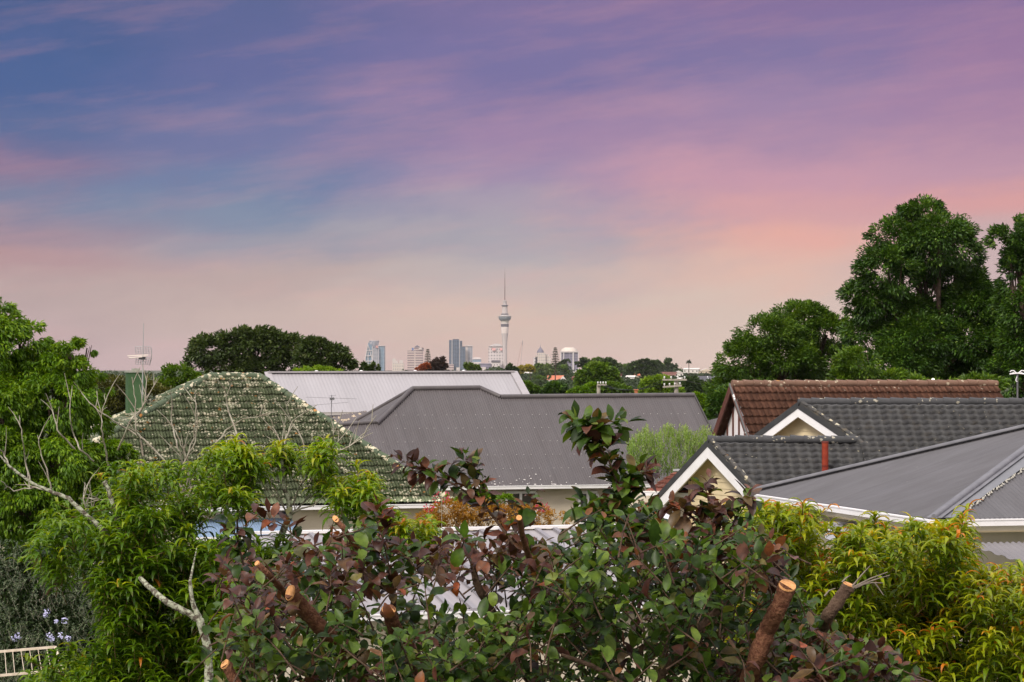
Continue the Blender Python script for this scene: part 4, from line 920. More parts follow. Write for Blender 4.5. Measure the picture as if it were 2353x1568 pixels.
def peach(name, label, d, regions, mat, basepx, limbs=(), limbmat=None, edge=()):
    base = P(basepx, 845, d+1); root = thing(name, label, 'tree', (base.x, base.y, 0)); sh = []; tw = MB(); sh2 = []
    for poly, n, tn, dj in regions:
        ph = rnd.uniform(0, 6)
        for x, y in sample(poly, int(n*1.35), 5):
            if math.sin(x/31+ph+math.sin(y/23))+math.sin(y/27+x/60+ph*2) < -.85: continue
            x += rnd.gauss(0, 6); y += rnd.gauss(0, 6)
            dd = d+rnd.uniform(-dj, dj); p = P(x, y, dd); up = Vector((rnd.uniform(-.4,.4), rnd.uniform(-.5,.15), 1)).normalized(); ln = rnd.uniform(.12,.26)
            sh.append((p, up, ln, rnd.randint(15, 24), tn+rnd.uniform(-.14,.14)))
            if rnd.random() < .07:      # long whips that break the outline
                w = Vector((rnd.uniform(-1,1), rnd.uniform(-.6,.3), rnd.uniform(-.1,.5))).normalized(); L_ = rnd.uniform(.16,.32); e = p+w*L_
                sh.append((e, w, L_, rnd.randint(9, 14), tn+.12)); tw.tube([p-w*.1, p+w*L_*.5, e], [.005,.004,.002], 4, caps=False)
            q = p-up*ln*1.0; tw.tube([q-Vector((rnd.uniform(-.1,.1), -.15, .1)), q, p], [.004,.004,.0025], 4, caps=False)
    v, f, u = peach_leaves(sh); link('foliage', npmesh('foliage', v, [f], u), mat, root)
    tw.build('twig', M('peach_twig', (.14,.08,.04), (.2,.14,.06), 12, .7), root)
    for pts, r0, r1 in limbs:
        b = MB(); q = [P(x, y, dd) for x, y, dd in pts]; m = len(q); rr = [r0+(r1-r0)*i/(m-1) for i in range(m)]
        q2 = []; r2 = []
        for i in range(m-1):
            for k in range(6): t = k/6; q2.append(q[i].lerp(q[i+1], t)+Vector((rnd.uniform(-1,1), 0, rnd.uniform(-1,1)))*rr[i]*.18); r2.append((rr[i]*(1-t)+rr[i+1]*t)*rnd.uniform(.9,1.15))
        q2.append(q[-1]); r2.append(rr[-1]); b.tube(q2, r2, 9, jit=.12 if r0 > .02 else .05); b.build('limb', limbmat or LICHENBARK, root)
    return root
RP = [(1705,1190),(1735,1152),(1790,1160),(1850,1168),(1880,1250),(1955,1215),(2005,1180),(2060,1205),(2112,1205),(2170,1210),(2213,1185),(2228,1262),(2290,1292),(2353,1325),(2420,1340),(2420,1610),(1600,1610),(1690,1420),(1760,1330),(1730,1250)]
peach('peach_tree', 'yellow-green peach tree with drooping curled leaves filling the lower right corner', 23,
  [(RP, 900, .42, 1.6), ([(1700,1200),(1735,1158),(1790,1168),(1855,1175),(1890,1240),(1890,1330),(1800,1300),(1730,1270)], 60, .5, 1), ([(1940,1230),(2010,1190),(2110,1215),(2220,1200),(2230,1280),(2353,1345),(2353,1450),(1960,1420)], 150, .5, .8), ([(1780,1230),(1890,1240),(1900,1290),(1800,1270)], 12, .78, .4),([(2170,1330),(2240,1340),(2230,1390),(2160,1370)], 10, .75, .4)],
  LF_PEACH2, 2120,
  limbs=[([(2120,1700,24.5),(2080,1560,24.2),(2130,1430,24.2),(2180,1340,24)], .05, .015), ([(2080,1560,24.2),(1960,1450,24),(1880,1330,23.8),(1850,1240,23.8)], .03, .008)], limbmat=TWIG)
LP1 = [(240,1095),(310,1058),(345,1062),(372,1090),(405,1062),(440,1066),(462,1085),(500,1025),(560,1018),(602,1045),(602,1085),(575,1150),(540,1165),(500,1140),(450,1180),(300,1190),(235,1160)]
LP2 = [(712,1030),(745,1015),(790,1048),(840,1085),(862,1105),(862,1150),(825,1155),(790,1150),(750,1110),(720,1065)]
LP3 = [(70,1200),(130,1180),(200,1165),(430,1178),(440,1250),(520,1262),(545,1340),(520,1450),(512,1600),(50,1610),(150,1500),(235,1420),(245,1360),(150,1340),(95,1290)]
LP4 = [(520,1242),(640,1248),(700,1260),(720,1310),(640,1330),(540,1310)]
LP5 = [(860,1175),(960,1160),(975,1190),(1010,1200),(1000,1250),(890,1230)]
peach('peach_tree', 'green peach tree on the left with lichen-covered limbs and drooping leaves', 25,
  [(LP1, 92, .3, 1.0), ([(630,1030),(660,1022),(675,1045),(640,1052)], 8, .4, .3), (LP2, 58, .4, .7), (LP3, 640, .2, 1.4), (LP4, 26, .25, .6), (LP5, 26, .45, .6), ([(60,1540),(150,1480),(250,1490),(510,1500),(510,1600),(60,1610)], 60, .3, .6), ([(480,1015),(560,1010),(610,1040),(600,1080),(490,1060)], 16, .4, .5)],
  LF_PEACH, 470,
  limbs=[([(480,1640,23.2),(479,1502,23.2),(459,1425,23.2),(430,1408,23.2),(377,1380,23.2),(322,1329,23.6)], .040, .022), ([(459,1425,23.2),(443,1384,23.2),(436,1337,23.2),(452,1260,24)], .030, .005),
         ([(322,1329,24.2),(290,1262,24.5),(267,1188,24.4),(251,1129,24.4),(239,1106,24.4)], .03, .02), ([(300,1280,24.4),(243,1223,24),(204,1188,24),(157,1145,24),(118,1131,24),(71,1109,24),(24,1074,24),(0,1048,24)], .026, .008),
         ([(664,1191,25),(664,1150,25),(650,1115,25),(648,1060,25),(650,1037,25)], .03, .014), ([(600,1330,25.4),(664,1191,25),(664,1188,25)], .03, .028)])

def bare_tree():
    d = 25.5; root = thing('bare_tree', 'leafless grey twigs and dead branches standing up in front of the green roof', 'tree', (P(420,0,d).x, d+.5, 0))
    lines = [ [(174,1033),(134,989),(114,931),(103,904)], [(215,1060),(184,1033),(171,1003),(161,956),(166,887)], [(250,1070),(243,1033),(235,986),(233,951),(253,897)], [(400,1080),(330,1010),(290,985),(233,951),(206,926),(184,897),(168,877)],
      [(330,1050),(320,1010),(313,993),(311,919),(304,867)], [(270,1035),(298,969),(328,936),(360,869)], [(315,955),(333,920),(338,860)], [(425,1075),(410,1028),(397,976),(392,919),(394,892)], [(420,1080),(444,1006),(449,944),(447,907)],
      [(545,1003),(524,939),(514,884)], [(440,1120),(430,1060),(410,1010),(397,976)], [(480,1040),(520,990),(560,962),(610,955)], [(719,1111),(704,1047),(689,997),(667,967),(654,922)], [(653,1020),(669,970),(700,950),(728,930)],
      [(660,1050),(642,1017),(630,985),(617,952)], [(750,1060),(760,1024),(768,997),(760,962)], [(773,1042),(830,1010),(863,955)], [(423,1067),(450,1015),(453,942)], [(664,1180),(690,1120),(735,1060),(790,1000),(820,960)], [(664,1190),(640,1140),(600,1080),(585,1030)],
      [(664,1190),(700,1150),(720,1110),(690,1040)], [(120,1131),(110,1090),(95,1045),(88,1000)], [(71,1109),(60,1060),(50,1000),(45,955)], [(24,1074),(5,1040),(-10,1010)], [(118,1131),(80,1120),(30,1128),(0,1105)], [(204,1188),(190,1150),(195,1110)], [(243,1223),(215,1170),(205,1105)],
      [(278,1186),(262,1150),(230,1148),(190,1158)], [(664,1190),(668,1240),(640,1300),(600,1360)], [(440,1120),(420,1180),(400,1230)], [(400,1080),(420,1130),(440,1120)], [(420,1080),(430,1120)], [(545,1003),(600,1060),(640,1140)], [(664,1180),(720,1160),(790,1100)], [(470,1200),(500,1120),(505,1090)] ]
    b = MB()
    for l in lines:
        dd = d+rnd.uniform(-.5,.5); q = [P(x+rnd.uniform(-2,2), y, dd+rnd.uniform(-.15,.15)) for x, y in l]; m = len(q)
        q2 = []
        for i in range(m-1):
            for k in range(4): q2.append(q[i].lerp(q[i+1], k/4)+Vector((rnd.uniform(-1,1), 0, rnd.uniform(-1,1)))*.008)
        q2.append(q[-1]); n = len(q2); b.tube(q2, [.0105-.0075*i/(n-1) for i in range(n)], 5, caps=False)
        for _ in range(rnd.randint(2, 5)):
            i = rnd.randint(1, n-2); dr = (q2[min(i+2, n-1)]-q2[i-1]).normalized(); sd = Vector((rnd.choice((-1,1))*rnd.uniform(.4,.9), rnd.uniform(-.4,.4), rnd.uniform(.1,.7)))
            e = q2[i]+(dr+sd).normalized()*rnd.uniform(.08,.32); mid = q2[i].lerp(e, .5)+Vector((rnd.uniform(-1,1)*.012, 0, .01)); b.tube([q2[i], mid, e], [.005,.004,.002], 4, caps=False)
    b.build('branch', TWIG, root)
    t = MB(); t.tube([(P(600,0,d).x, d+.5, 0), P(600,1500,d+.5), P(600,1360,d)], [.07,.05,.02], 8); t.build('trunk', LICHENBARK, root)
bare_tree()

# ------------------------------------------------------------------ plum tree in the foreground
PLPROF = [.12,.72,1.0,.93,.62,.04]
LF_PLG = leafmat('plum_leaf', [(0,(.010,.026,.004)),(.3,(.034,.074,.008)),(.6,(.072,.135,.014)),(.82,(.14,.21,.03)),(.92,(.16,.09,.035)),(1,(.26,.07,.02))], .3, .42, .3, 5, .2, 38)
LF_PLP = leafmat('purple_plum_leaf', [(0,(.028,.010,.007)),(.3,(.072,.026,.019)),(.55,(.15,.062,.042)),(.7,(.065,.075,.018)),(.86,(.20,.075,.04)),(1,(.34,.07,.015))], .3, .42, .35, 5, .2, 38)
def plum():
    d = 11.0; base = P(1180, 0, d+.6); root = thing('plum_tree', 'pruned plum tree in the foreground with purple and green leaves and fresh orange saw cuts', 'tree', (base.x, base.y, 0))
    acc = {0: [[], [], [], []], 1: [[], [], [], []]}; tw = MB()
    def shoot(tip, up, ln, m, kind, sc=1.0, twig=True):
        tip = np.array(tip); up = np.array(up)/np.linalg.norm(up); t = np.linspace(0, 1, m); a = np.arange(m)*2.4+rnd.random()*6
        el = rs.normal(size=m)*.35+.2+.5*t; A = acc[kind]
        sx = np.cross(up, [0,1,0]); sx /= np.linalg.norm(sx); sy = np.cross(up, sx)
        D = (np.cos(a)*np.cos(el))[:, None]*sx+(np.sin(a)*np.cos(el))[:, None]*sy+np.sin(el)[:, None]*up
        A[0].append(tip-up*(ln*(1-t))[:, None]); A[1].append(D); A[2].append(rs.uniform(.048,.102, m)*sc*(1-.3*t)); A[3].append(np.clip(rs.uniform(0, 1, m)*.9+rnd.uniform(-.1,.1), .01, .99))
        if twig:
            tv = Vector(tip); uv_ = Vector(up); s = Vector((rnd.uniform(-1,1), rnd.uniform(-1,1), 0))*.02
            tw.tube([tv-uv_*ln*1.5+s, tv-uv_*ln*.7, tv], [.0042,.0032,.0018], 5, caps=False)
    # outline of the leafy top edge, photo units
    top = [(505,1570),(515,1250),(545,1215),(600,1290),(640,1230),(690,1205),(740,1200),(800,1190),(850,1160),(880,1150),(930,1240),(960,1200),(1000,1235),(1080,1190),(1130,1215),(1180,1190),(1230,1200),(1290,1210),(1340,1190),(1370,1120),(1420,1100),(1490,1130),(1530,1190),(1590,1160),(1660,1140),(1700,1170),(1760,1215),(1790,1260),(1850,1330),(1880,1420),(1960,1440),(2040,1470),(2080,1510),(2070,1570)]
    tx = [a for a, b in top]; ty = [b for a, b in top]
    def topy(x): return float(np.interp(x, tx, ty))+26+10*math.sin(x/19)
    gaps = [(1000,1370,150,70),(1090,1350,120,60),(900,1300,55,40),(1120,1290,80,40),(1230,1240,50,20),(700,1260,50,30),(1180,1395,60,30),(980,1420,70,28),(1290,1225,45,22),(845,1400,40,40)]
    clear = [(668,1363,62),(710,1410,45),(592,1296,42),(612,1325,30),(893,1400,55),(772,1196,36),(1193,1191,34),(1809,1350,68),(1785,1400,48),(1765,1450,40),(1951,1350,60),(1905,1405,40),(518,1528,45)]
    n = 0
    while n < 1300:
        x = rnd.uniform(515, 2070); y = topy(x)+rnd.random()**1.15*(1620-topy(x))
        if y < topy(x)+4: continue
        g = any(((x-a)/rx)**2+((y-b)/ry)**2 < 1 for a, b, rx, ry in gaps)
        if g and rnd.random() < .76: continue
        if y < 1420 and x < 1000 and rnd.random() < .25: continue
        if x > 1840 and y < 1430: continue
        pu = 0
        # purple young growth on the upper left half and in the lower right corner
        pr = .75 if (y < 1330 and x < 1250) else .35 if y < 1300 and x > 1550 else .45 if (y > 1440 and 1650 < x < 2070) else .12
        if x < 700 and y < 1400: pr = .7
        kind = 1 if rnd.random() < pr else 0
        dd = d+rnd.uniform(-1.0, 1.2)
        if any((x-a)**2+(y-b)**2 < r*r for a, b, r in clear): dd = d+rnd.uniform(.1, 1.2)
        up = (rnd.uniform(-.9,.9), rnd.uniform(-.6,.3), rnd.uniform(.25,1))
        shoot(P(x, y, dd), up, rnd.uniform(.07,.16), rnd.randint(6, 11), kind); n += 1
    # tall green leader and the other named shoots
    def leader(pts, r, kinds, dens=5, sc=1.0, dd=d-.3):
        q = [P(x, y, dd) for x, y in pts]; tw.tube(q, [r*(1-.75*i/(len(q)-1)) for i in range(len(q))], 6)
        for i in range(len(q)-1):
            for k in range(dens):
                p = q[i].lerp(q[i+1], (k+rnd.random())/dens); up = (q[i+1]-q[i]).normalized()+Vector((rnd.uniform(-1,1), rnd.uniform(-1,.4), rnd.uniform(-.2,.6)))*.8
                shoot(p+up.normalized()*.05, up, .05, rnd.randint(4, 6), rnd.choice(kinds), sc, False)
    leader([(1470,1290),(1440,1200),(1425,1130),(1400,1060),(1368,1010),(1350,985)], .009, (0,0,0,0,1), 6, 1.25)
    leader([(1425,1130),(1450,1090),(1485,1085)], .005, (0,0,1), 3)
    leader([(1368,1010),(1390,985),(1430,975)], .004, (0,), 2, 1.1)
    leader([(1350,985),(1330,975)], .003, (0,), 3, 1.1)
    leader([(1430,1200),(1380,1190),(1340,1165)], .005, (0,), 4, 1.2)
    leader([(1180,1250),(1120,1170),(1070,1130),(1020,1100),(975,1085),(935,1070)], .007, (1,1,0), 4, .95)
    leader([(1120,1170),(1100,1120),(1080,1085),(1068,1065)], .005, (1,0), 4, .9)
    leader([(1180,1250),(1210,1180),(1225,1160)], .004, (0,1), 3)
    leader([(1700,1330),(1660,1240),(1630,1170),(1622,1120)], .006, (1,0,1), 5)
    leader([(1660,1240),(1700,1180),(1720,1150)], .005, (0,0,1), 4, 1.2)
    leader([(1660,1240),(1590,1190),(1560,1170)], .005, (1,1), 4, 1.2)
    leader([(905,1370),(900,1330),(880,1240),(860,1180)], .006, (1,1,0), 5)
    leader([(560,1300),(545,1240),(530,1200)], .005, (0,1), 4)
    leader([(700,1250),(650,1210),(600,1195)], .004, (0,1), 3)
    # new leaf colours
    for kd, nm, mt in ((0, 'foliage', LF_PLG), (1, 'young_foliage', LF_PLP)):
        Pb, D, L, T = [np.concatenate(a) for a in acc[kd]]; m = len(Pb)
        up = np.array([0,-.25,1.0]); Nn = unit(up-D*(D@up)[:, None]+rvec(m)*.45)
        v, f, u = blades(Pb+D*.012, D, Nn, L, L*rs.uniform(.42,.68, m), rs.uniform(-.5,1.9, m), T, PLPROF, .17, .09); link(nm, npmesh(nm, v, [f], u), mt, root)
    # limbs
    def limb(pts, r0, r1, cut=None, mat=CUTBARK, name='branch'):
        q = [P(x, y, dd) for x, y, dd in pts]; m = len(q); q2 = []; r2 = []
        for i in range(m-1):
            for k in range(8): t = k/8; q2.append(q[i].lerp(q[i+1], t)+Vector((rnd.uniform(-1,1), 0, rnd.uniform(-1,1)))*r0*(.07 if i+k else 0)); r2.append((r0+(r1-r0)*(i+t)/(m-1))*rnd.uniform(.95,1.07))
        q2.append(q[-1]); r2.append(r1); b = MB(); b.tube(q2, r2, 14, jit=.05); o = b.build(name, mat, root)
        if cut:     # sawn end at the first point, tilted towards `cut`
            n = Vector(cut).normalized(); c = q2[0]; ax = (q2[0]-q2[2]).normalized(); s = n.orthogonal().normalized()
            a = ax-n*ax.dot(n); a = a.normalized() if a.length > .05 else s; bb = n.cross(a); st = 1/max(.35, abs(ax.dot(n)))
            ring = lambda rr, off: [c+n*off+a*math.cos(k*math.pi/12)*rr*st*.98+bb*math.sin(k*math.pi/12)*rr for k in range(24)]
            e = MB(); R1 = ring(r0*1.03, -.001); R2 = ring(r0*.98, .006); e.add(R1+R2, [(k, (k+1) % 24, 24+(k+1) % 24, 24+k) for k in range(24)]); e.add(R2, [tuple(range(24))])
            e.build('sawn_end', CUT, o)
            e = MB(); R3 = ring(r0*1.10, -.02); R4 = ring(r0*1.03, .0); e.add(R3+R4, [(k, (k+1) % 24, 24+(k+1) % 24, 24+k) for k in range(24)]); e.build('bark_rim', mat, o)
    fd = 10.35
    limb([(668,1363,fd),(735,1440,fd+.1),(802,1506,fd+.3),(880,1620,fd+.6)], .028, .04, (-.75,-.6,.25))
    limb([(592,1296,fd),(615,1318,fd),(640,1345,fd+.1),(700,1420,fd+.4)], .011, .014, (-.6,-.5,.6))
    limb([(893,1402,fd+.2),(905,1440,fd+.3),(930,1500,fd+.5),(960,1620,fd+.8)], .027, .034, (.25,-.55,.8))
    limb([(772,1194,10.6),(790,1215,10.6),(850,1300,10.8)], .011, .012, (-.3,-.8,.5))
    limb([(1193,1191,10),(1200,1230,10.2),(1230,1330,10.6)], .011, .012, (-.1,-.9,.4))
    limb([(518,1528,fd),(545,1575,fd),(560,1640,fd)], .02, .026, (-.6,-.5,.6))
    limb([(1809,1347,fd-.1),(1790,1395,fd-.1),(1762,1450,fd),(1740,1510,fd),(1700,1620,fd+.2)], .034, .037, (.22,-.5,.85))
    limb([(1951,1345,fd+.3),(1905,1410,fd+.3),(1870,1480,fd+.6),(1800,1600,fd+.9)], .026, .031, (.35,-.12,.9), BARK)
    limb([(1086,1290,10.6),(1092,1330,10.6),(1103,1359,10.6),(1135,1415,10.7),(1190,1530,11)], .012, .02, None, BARK)
    limb([(905,1330,10.8),(903,1400,10.8),(915,1480,10.9)], .008, .018, None, BARK)
    limb([(1655,1395,10.4),(1600,1450,10.4),(1530,1530,10.5),(1490,1620,10.6)], .012, .02, None, BARK)
    limb([(1290,1505,10.2),(1360,1530,10.2),(1450,1585,10.3)], .007, .012, None, BARK)
    limb([(1840,1530,10.4),(1960,1540,10.4),(2000,1560,10.5)], .004, .006, None, BARK)
    # main forks carry all of them down to the ground
    tw.build('twig', BARK, root)
    t = MB(); g = Vector((base.x, base.y, 0)); fk = P(1200, 1900, d+.6)
    t.tube([g, fk], [.14,.11], 12)
    for x, dd, r in ((880, fd+.6, .045),(960, fd+.8, .04),(560, fd, .035),(1700, fd+.2, .05),(1800, fd+.4, .05),(1190, 11, .03),(1490, 10.6, .03),(700, fd+.4, .02),(915, 10.9, .02)):
        t.tube([fk, P(x+(1200-x)*.3, 1720, (dd+d)/2), P(x, 1600, dd)], [.09,r*1.1,r], 9)
    t.build('trunk', BARK, root)
    # bare twigs by the right cut
    b = MB()
    for x0, y0, x1, y1 in ((1960,1350,2040,1315),(1965,1352,2045,1322),(1958,1348,2000,1300),(1975,1345,2030,1340),(1935,1338,1955,1322),(1895,1370,1920,1352),(2010,1340,2030,1368),(1960,1352,2020,1330)):
        b.tube([P(x0, y0, 10), P((x0+x1)/2+rnd.uniform(-3,3), (y0+y1)/2-3, 10), P(x1, y1, 10)], [.004,.003,.0015], 4, caps=False)
    b.build('bare_twig', M('weathered_twig', (.15,.12,.10), (.26,.22,.18), 40, .9), root)
plum()

# ------------------------------------------------------------------ middle distance
px_tree('round_tree', 'largest round dark green tree beyond the dark roof ridge, right of the crane', 'tree', 420,
  [(1373,853,34,16),(1350,868,26,18),(1398,868,26,18),(1373,875,42,18),(1345,892,22,16),(1410,885,22,14),(1385,890,34,14),(1350,905,24,12)], 9000, .55, .3, LF_MID, r0=.4, core=.2)
px_tree('round_tree', 'lime green rounded tree left of the double-armed power pole', 'tree', 380, [(1495,884,24,13),(1525,882,24,14),(1510,877,26,10),(1484,895,14,12),(1535,897,22,10),(1505,905,30,10),(1560,903,16,7)], 5200, .5, .26, LF_LIME, r0=.25)
px_tree('garden_tree', 'yellowish green tree beside the right slope of the pale metal roof', 'tree', 350, [(1212,892,22,11),(1205,903,26,10),(1228,903,18,9),(1195,898,12,12)], 3600, .45, .24, LF_MID, r0=.2)
px_tree('garden_tree', 'compact dark green tree, second from the pale metal roof', 'tree', 340, [(1275,893,24,11),(1262,903,20,10),(1288,903,18,10)], 3000, .45, .24, LF_DARK, r0=.2)
px_tree('garden_tree', 'bright green shrubby tree left of the small power pole', 'tree', 320, [(1340,901,22,9),(1360,893,14,10),(1322,905,14,7)], 2400, .4, .22, LF_BRIGHT, r0=.15)
px_tree('garden_tree', 'low green tree right of the small power pole', 'tree', 325, [(1405,893,24,10),(1430,901,20,9),(1395,904,20,8)], 3000, .45, .24, LF_MID, r0=.15)
px_tree('garden_tree', 'green creeper-like tree at the right end of the dark roof', 'tree', 180, [(1612,935,14,24),(1625,955,14,20),(1600,918,10,14),(1635,968,10,8)], 2600, .26, .12, LF_BRIGHT, r0=.1)
px_tree('garden_tree', 'blue-green tree mass left of the half-timbered gable', 'tree', 420, [(1610,905,30,22),(1630,935,26,26),(1590,890,26,18),(1640,900,20,24)], 4200, .6, .3, LF_FAR, r0=.2)
px_tree('twiggy_shrub', 'sparse twiggy shrub tips in front of the curved glass tower', 'shrub', 180, [(838,847,7,9),(850,849,8,8),(864,845,6,8)], 420, .35, .16, LF_POHU, r0=.05)
px_tree('garden_tree', 'dusky purple-brown tree in front of the skyline, left of the dark glass tower', 'tree', 700, [(1012,838,12,13),(1000,844,14,10),(1020,848,8,8),(988,848,10,7)], 2200, .9, .5, LF_PURP, r0=.3)
px_tree('garden_tree', 'rust-orange tree top above the pale metal roof', 'tree', 650, [(973,847,8,6),(981,842,6,4),(966,850,6,4)], 800, .8, .45, LF_RED, r0=.2)
px_tree('garden_tree', 'small green tree above the pale metal roof near the low dark office block', 'tree', 600, [(1080,846,9,6),(1096,848,10,5),(1076,840,4,4)], 1000, .8, .4, LF_FAR2, r0=.2)
px_tree('garden_tree', 'dark rounded tree right of the tall spired tower', 'tree', 900, [(1176,846,8,7),(1180,852,8,5),(1165,851,6,4)], 900, 1.0, .55, LF_FAR, r0=.3)
px_tree('garden_tree', 'dark dome-shaped tree on the skyline behind the largest round tree', 'tree', 1100, [(1395,838,18,11),(1380,845,18,8),(1412,845,9,7),(1362,843,14,6)], 2600, 1.3, .7, LF_FAR, r0=.4)
px_tree('yellow_tree', 'golden-yellow tree just right of the spired tower', 'tree', 1500, [(1198,850,9,5.5),(1190,853,6,4)], 800, 1.6, .9, LF_YEL, r0=.3)
px_tree('yellow_tree', 'smaller yellow-green tree beside the golden tree', 'tree', 1480, [(1216,847,8,4.5),(1221,851,5,4)], 650, 1.6, .9, LF_YEL, r0=.3)

def flat_pine(lab, d, pads, tx, ybase, n):
    root = thing('spreading_pine', lab, 'tree', (P(tx,0,d).x, d, gz(0,d)))
    B = []
    for x, y, rx, ry in pads: p = P(x, y, d+rnd.uniform(-3,3)); B.append((p.x, p.y, p.z, rx/F*d, rx/F*d, ry/F*d))
    v, f, u = crown_arrays(B, n, d*.0011, d*.0006, .0, 14, .5, .3, csize=.3); link('crown', npmesh('crown', v, [f], u), LF_FAR, root)
    t = MB(); g = Vector((P(tx,0,d).x, d, gz(0,d)-1)); fk = P(tx, ybase, d); t.tube([g, fk], [.6,.45], 6)
    for b in B: t.tube([fk, Vector(b[:3])-Z*.3], [.3,.12], 5)
    t.build('trunk', BARKF, root)
flat_pine('large flat-topped spreading pine on the far hillside above the brown-roofed houses', 1300, [(1482,831,12,3),(1470,836,14,3),(1497,836,13,3.4),(1455,842,14,2.6),(1512,842,11,3),(1480,845,22,4),(1462,850,18,4),(1505,852,16,4),(1483,857,20,4),(1445,855,10,6)], 1487, 872, 3800)
flat_pine('small layered pine on the skyline beside the octagonal tower', 1400, [(1338,829,8,2),(1346,833,9,2),(1331,838,8,1.8),(1342,842,9,2)], 1340, 848, 700)
def palm():
    d = 1750; c = P(1583, 833, d); root = thing('palm_tree', 'single palm tree standing on the skyline above the white houses', 'palm', (c.x, d, gz(c.x, d)))
    t = MB(); t.tube([(c.x, d, gz(c.x,d)-1), c], [.35,.22], 6); t.build('trunk', BARKF, root)
    k = 70; D = rvec(k); D[:, 2] = np.abs(D[:, 2])*.9; v, f, u = blades(np.tile(np.array(c), (k, 1)), D, np.tile([0,0,1.], (k, 1))+rvec(k)*.1, rs.uniform(2.2,3, k), np.full(k, .7), rs.uniform(1.2,2.2, k), rs.rand(k)*.6, PEACHPROF, .1)
    link('crown', npmesh('crown', v, [f], u), LF_FAR, root)
palm()
def norfolk(lab, d, x, ytop, ybot, wpx, seed):
    root = thing('norfolk_pine', lab, 'tree', (P(x,0,d).x, d, gz(0,d))); top = P(x, ytop, d); zb = P(x, ybot, d).z; w = wpx/F*d/2
    t = MB(); t.tube([(top.x, d, gz(0,d)-1), (top.x, d, zb), top], [.5,.35,.06], 6); Pb = []; D = []
    hgt = top.z-zb; m = 13
    for i in range(m):
        f = i/(m-1); z = top.z-hgt*(.04+.96*f); r = w*(.12+.88*f**.8)
        for k in range(6):
            a = k*math.pi/3+i*.5; e = Vector((top.x+math.cos(a)*r, d+math.sin(a)*r, z+r*.16)); s = Vector((top.x, d, z)); t.tube([s, e], [.1,.04], 4, caps=False)
            q = 16; tt = rs.uniform(.15, 1, q)[:, None]; Pb.append(np.array(s)+(np.array(e)-np.array(s))*tt); D.append(rvec(q)*.7+np.array([math.cos(a), math.sin(a), .5]))
    Pb = np.concatenate(Pb); D = np.concatenate(D); k = len(Pb); v, f, u = diamonds(Pb, D, rvec(k), rs.uniform(.8,1.5, k)*w/4, np.full(k, .32*w/4), rs.rand(k)*.6)
    link('crown', npmesh('crown', v, [f], u), LF_FAR, root); t.build('trunk', BARKF, root)
norfolk('tiered Norfolk pine with open branches left of the dark glass towers', 1500, 983, 803, 852, 21, 1)
norfolk('narrow pointed Norfolk pine between the domed tower and the octagonal tower', 1600, 1276, 799, 848, 22, 2)

# houses on the far hillside
def d_at(x, y):      # distance at which the sight line through (x, y) meets the hillside
    for d in range(1300, 2300, 5):
        p = P(x, y, d)
        if p.z <= gz(p.x, d): continue
        lo = d
        while d < 2300 and P(x, y, d).z > gz(P(x, y, d).x, d): d += 3
        return d
    return 1900
def small_house(label, x0, x1, yr, ye, yb, wall, roof, end=0, rows=1, group='houses on the far hillside', d=None):
    xm = (x0+x1)/2; d = d or d_at(xm, yb); p0, p1 = P(x0, ye, d), P(x1, ye, d); zr = P(xm, yr, d).z; zb = gz(xm, d)-.6; zb = min(P(xm, yb, d).z, p0.z-2)-.8
    dp = min(9, max(5, (p1.x-p0.x)*.7)); root = thing('hillside_house', label, 'house', ((p0.x+p1.x)/2, d+dp/2, zb), group)
    w = MB(); w.box(p0.x+.3, p1.x-.3, d+.4, d+dp, zb-3, p0.z); w.build('wall', wall, root)
    r = MB()
    if end:    # gable facing the viewer
        r.prism([(p0.x, d, p0.z), (p1.x, d, p0.z), ((p0.x+p1.x)/2, d, zr)], (0, dp+.5, 0)); g = MB(); g.prism([(p0.x+.5, d-.03, p0.z), (p1.x-.5, d-.03, p0.z), ((p0.x+p1.x)/2, d-.03, zr-.4)], (0,.02,0)); g.build('gable', wall, root)
    else: r.prism([(p0.x, d, p0.z), (p0.x+dp*.15, d+dp/2, zr), (p0.x, d+dp+.4, p0.z)], (p1.x-p0.x, 0, 0)) if True else None
    r.build('roof', roof, root)
    n = max(2, int((p1.x-p0.x)/3.5))
    for j in range(rows):
        for i in range(n):
            x = p0.x+(i+.5)/n*(p1.x-p0.x); z = p0.z-1.6-j*2.7; q = MB(); q.box(x-.5, x+.5, d+.36, d+.44, z-.5, z+.6); q.build('window', GLASS, root)
WHR = M('white_house_wall', (.75,.71,.66), (.68,.64,.6), .2, .8); ORR = M('orange_tile_roof', (.50,.16,.09), (.58,.22,.13), .3, .8); BRR = M('brown_tile_roof', (.14,.06,.05), (.19,.09,.07), .3, .8)
PLR = M('pale_house_roof', (.6,.56,.54), (.68,.64,.6), .2, .7); CRW = M('cream_house_wall', (.68,.58,.45), (.6,.5,.4), .2, .8); BKW = M('brick_house_wall', (.36,.12,.08), (.42,.17,.11), .3, .85)
small_house('far house with a bright orange tiled roof and white end gable', 1248, 1292, 863, 873, 879, WHR, ORR)
small_house('white end gable joined to the right of the bright orange roof', 1286, 1302, 864, 874, 880, WHR, PLR, 1)
small_house('small white gabled house low among trees left of the largest round tree', 1316, 1333, 851, 857, 862, WHR, PLR, 1)
small_house('little red brick house half hidden left of the largest round tree', 1313, 1328, 865, 870, 879, BKW, BRR)
small_house('pale roofed house behind trees, right of the golden-yellow tree', 1202, 1224, 855, 860, 865, WHR, PLR)
small_house('white house under a brown roof at the right edge of the largest round tree', 1406, 1429, 856, 864, 875, WHR, BRR)
small_house('plain white house at the foot of the flat-topped pine', 1437, 1459, 863, 867, 876, WHR, PLR)
small_house('house with a small orange roof behind the flat-topped pine', 1457, 1477, 856, 863, 870, CRW, ORR)
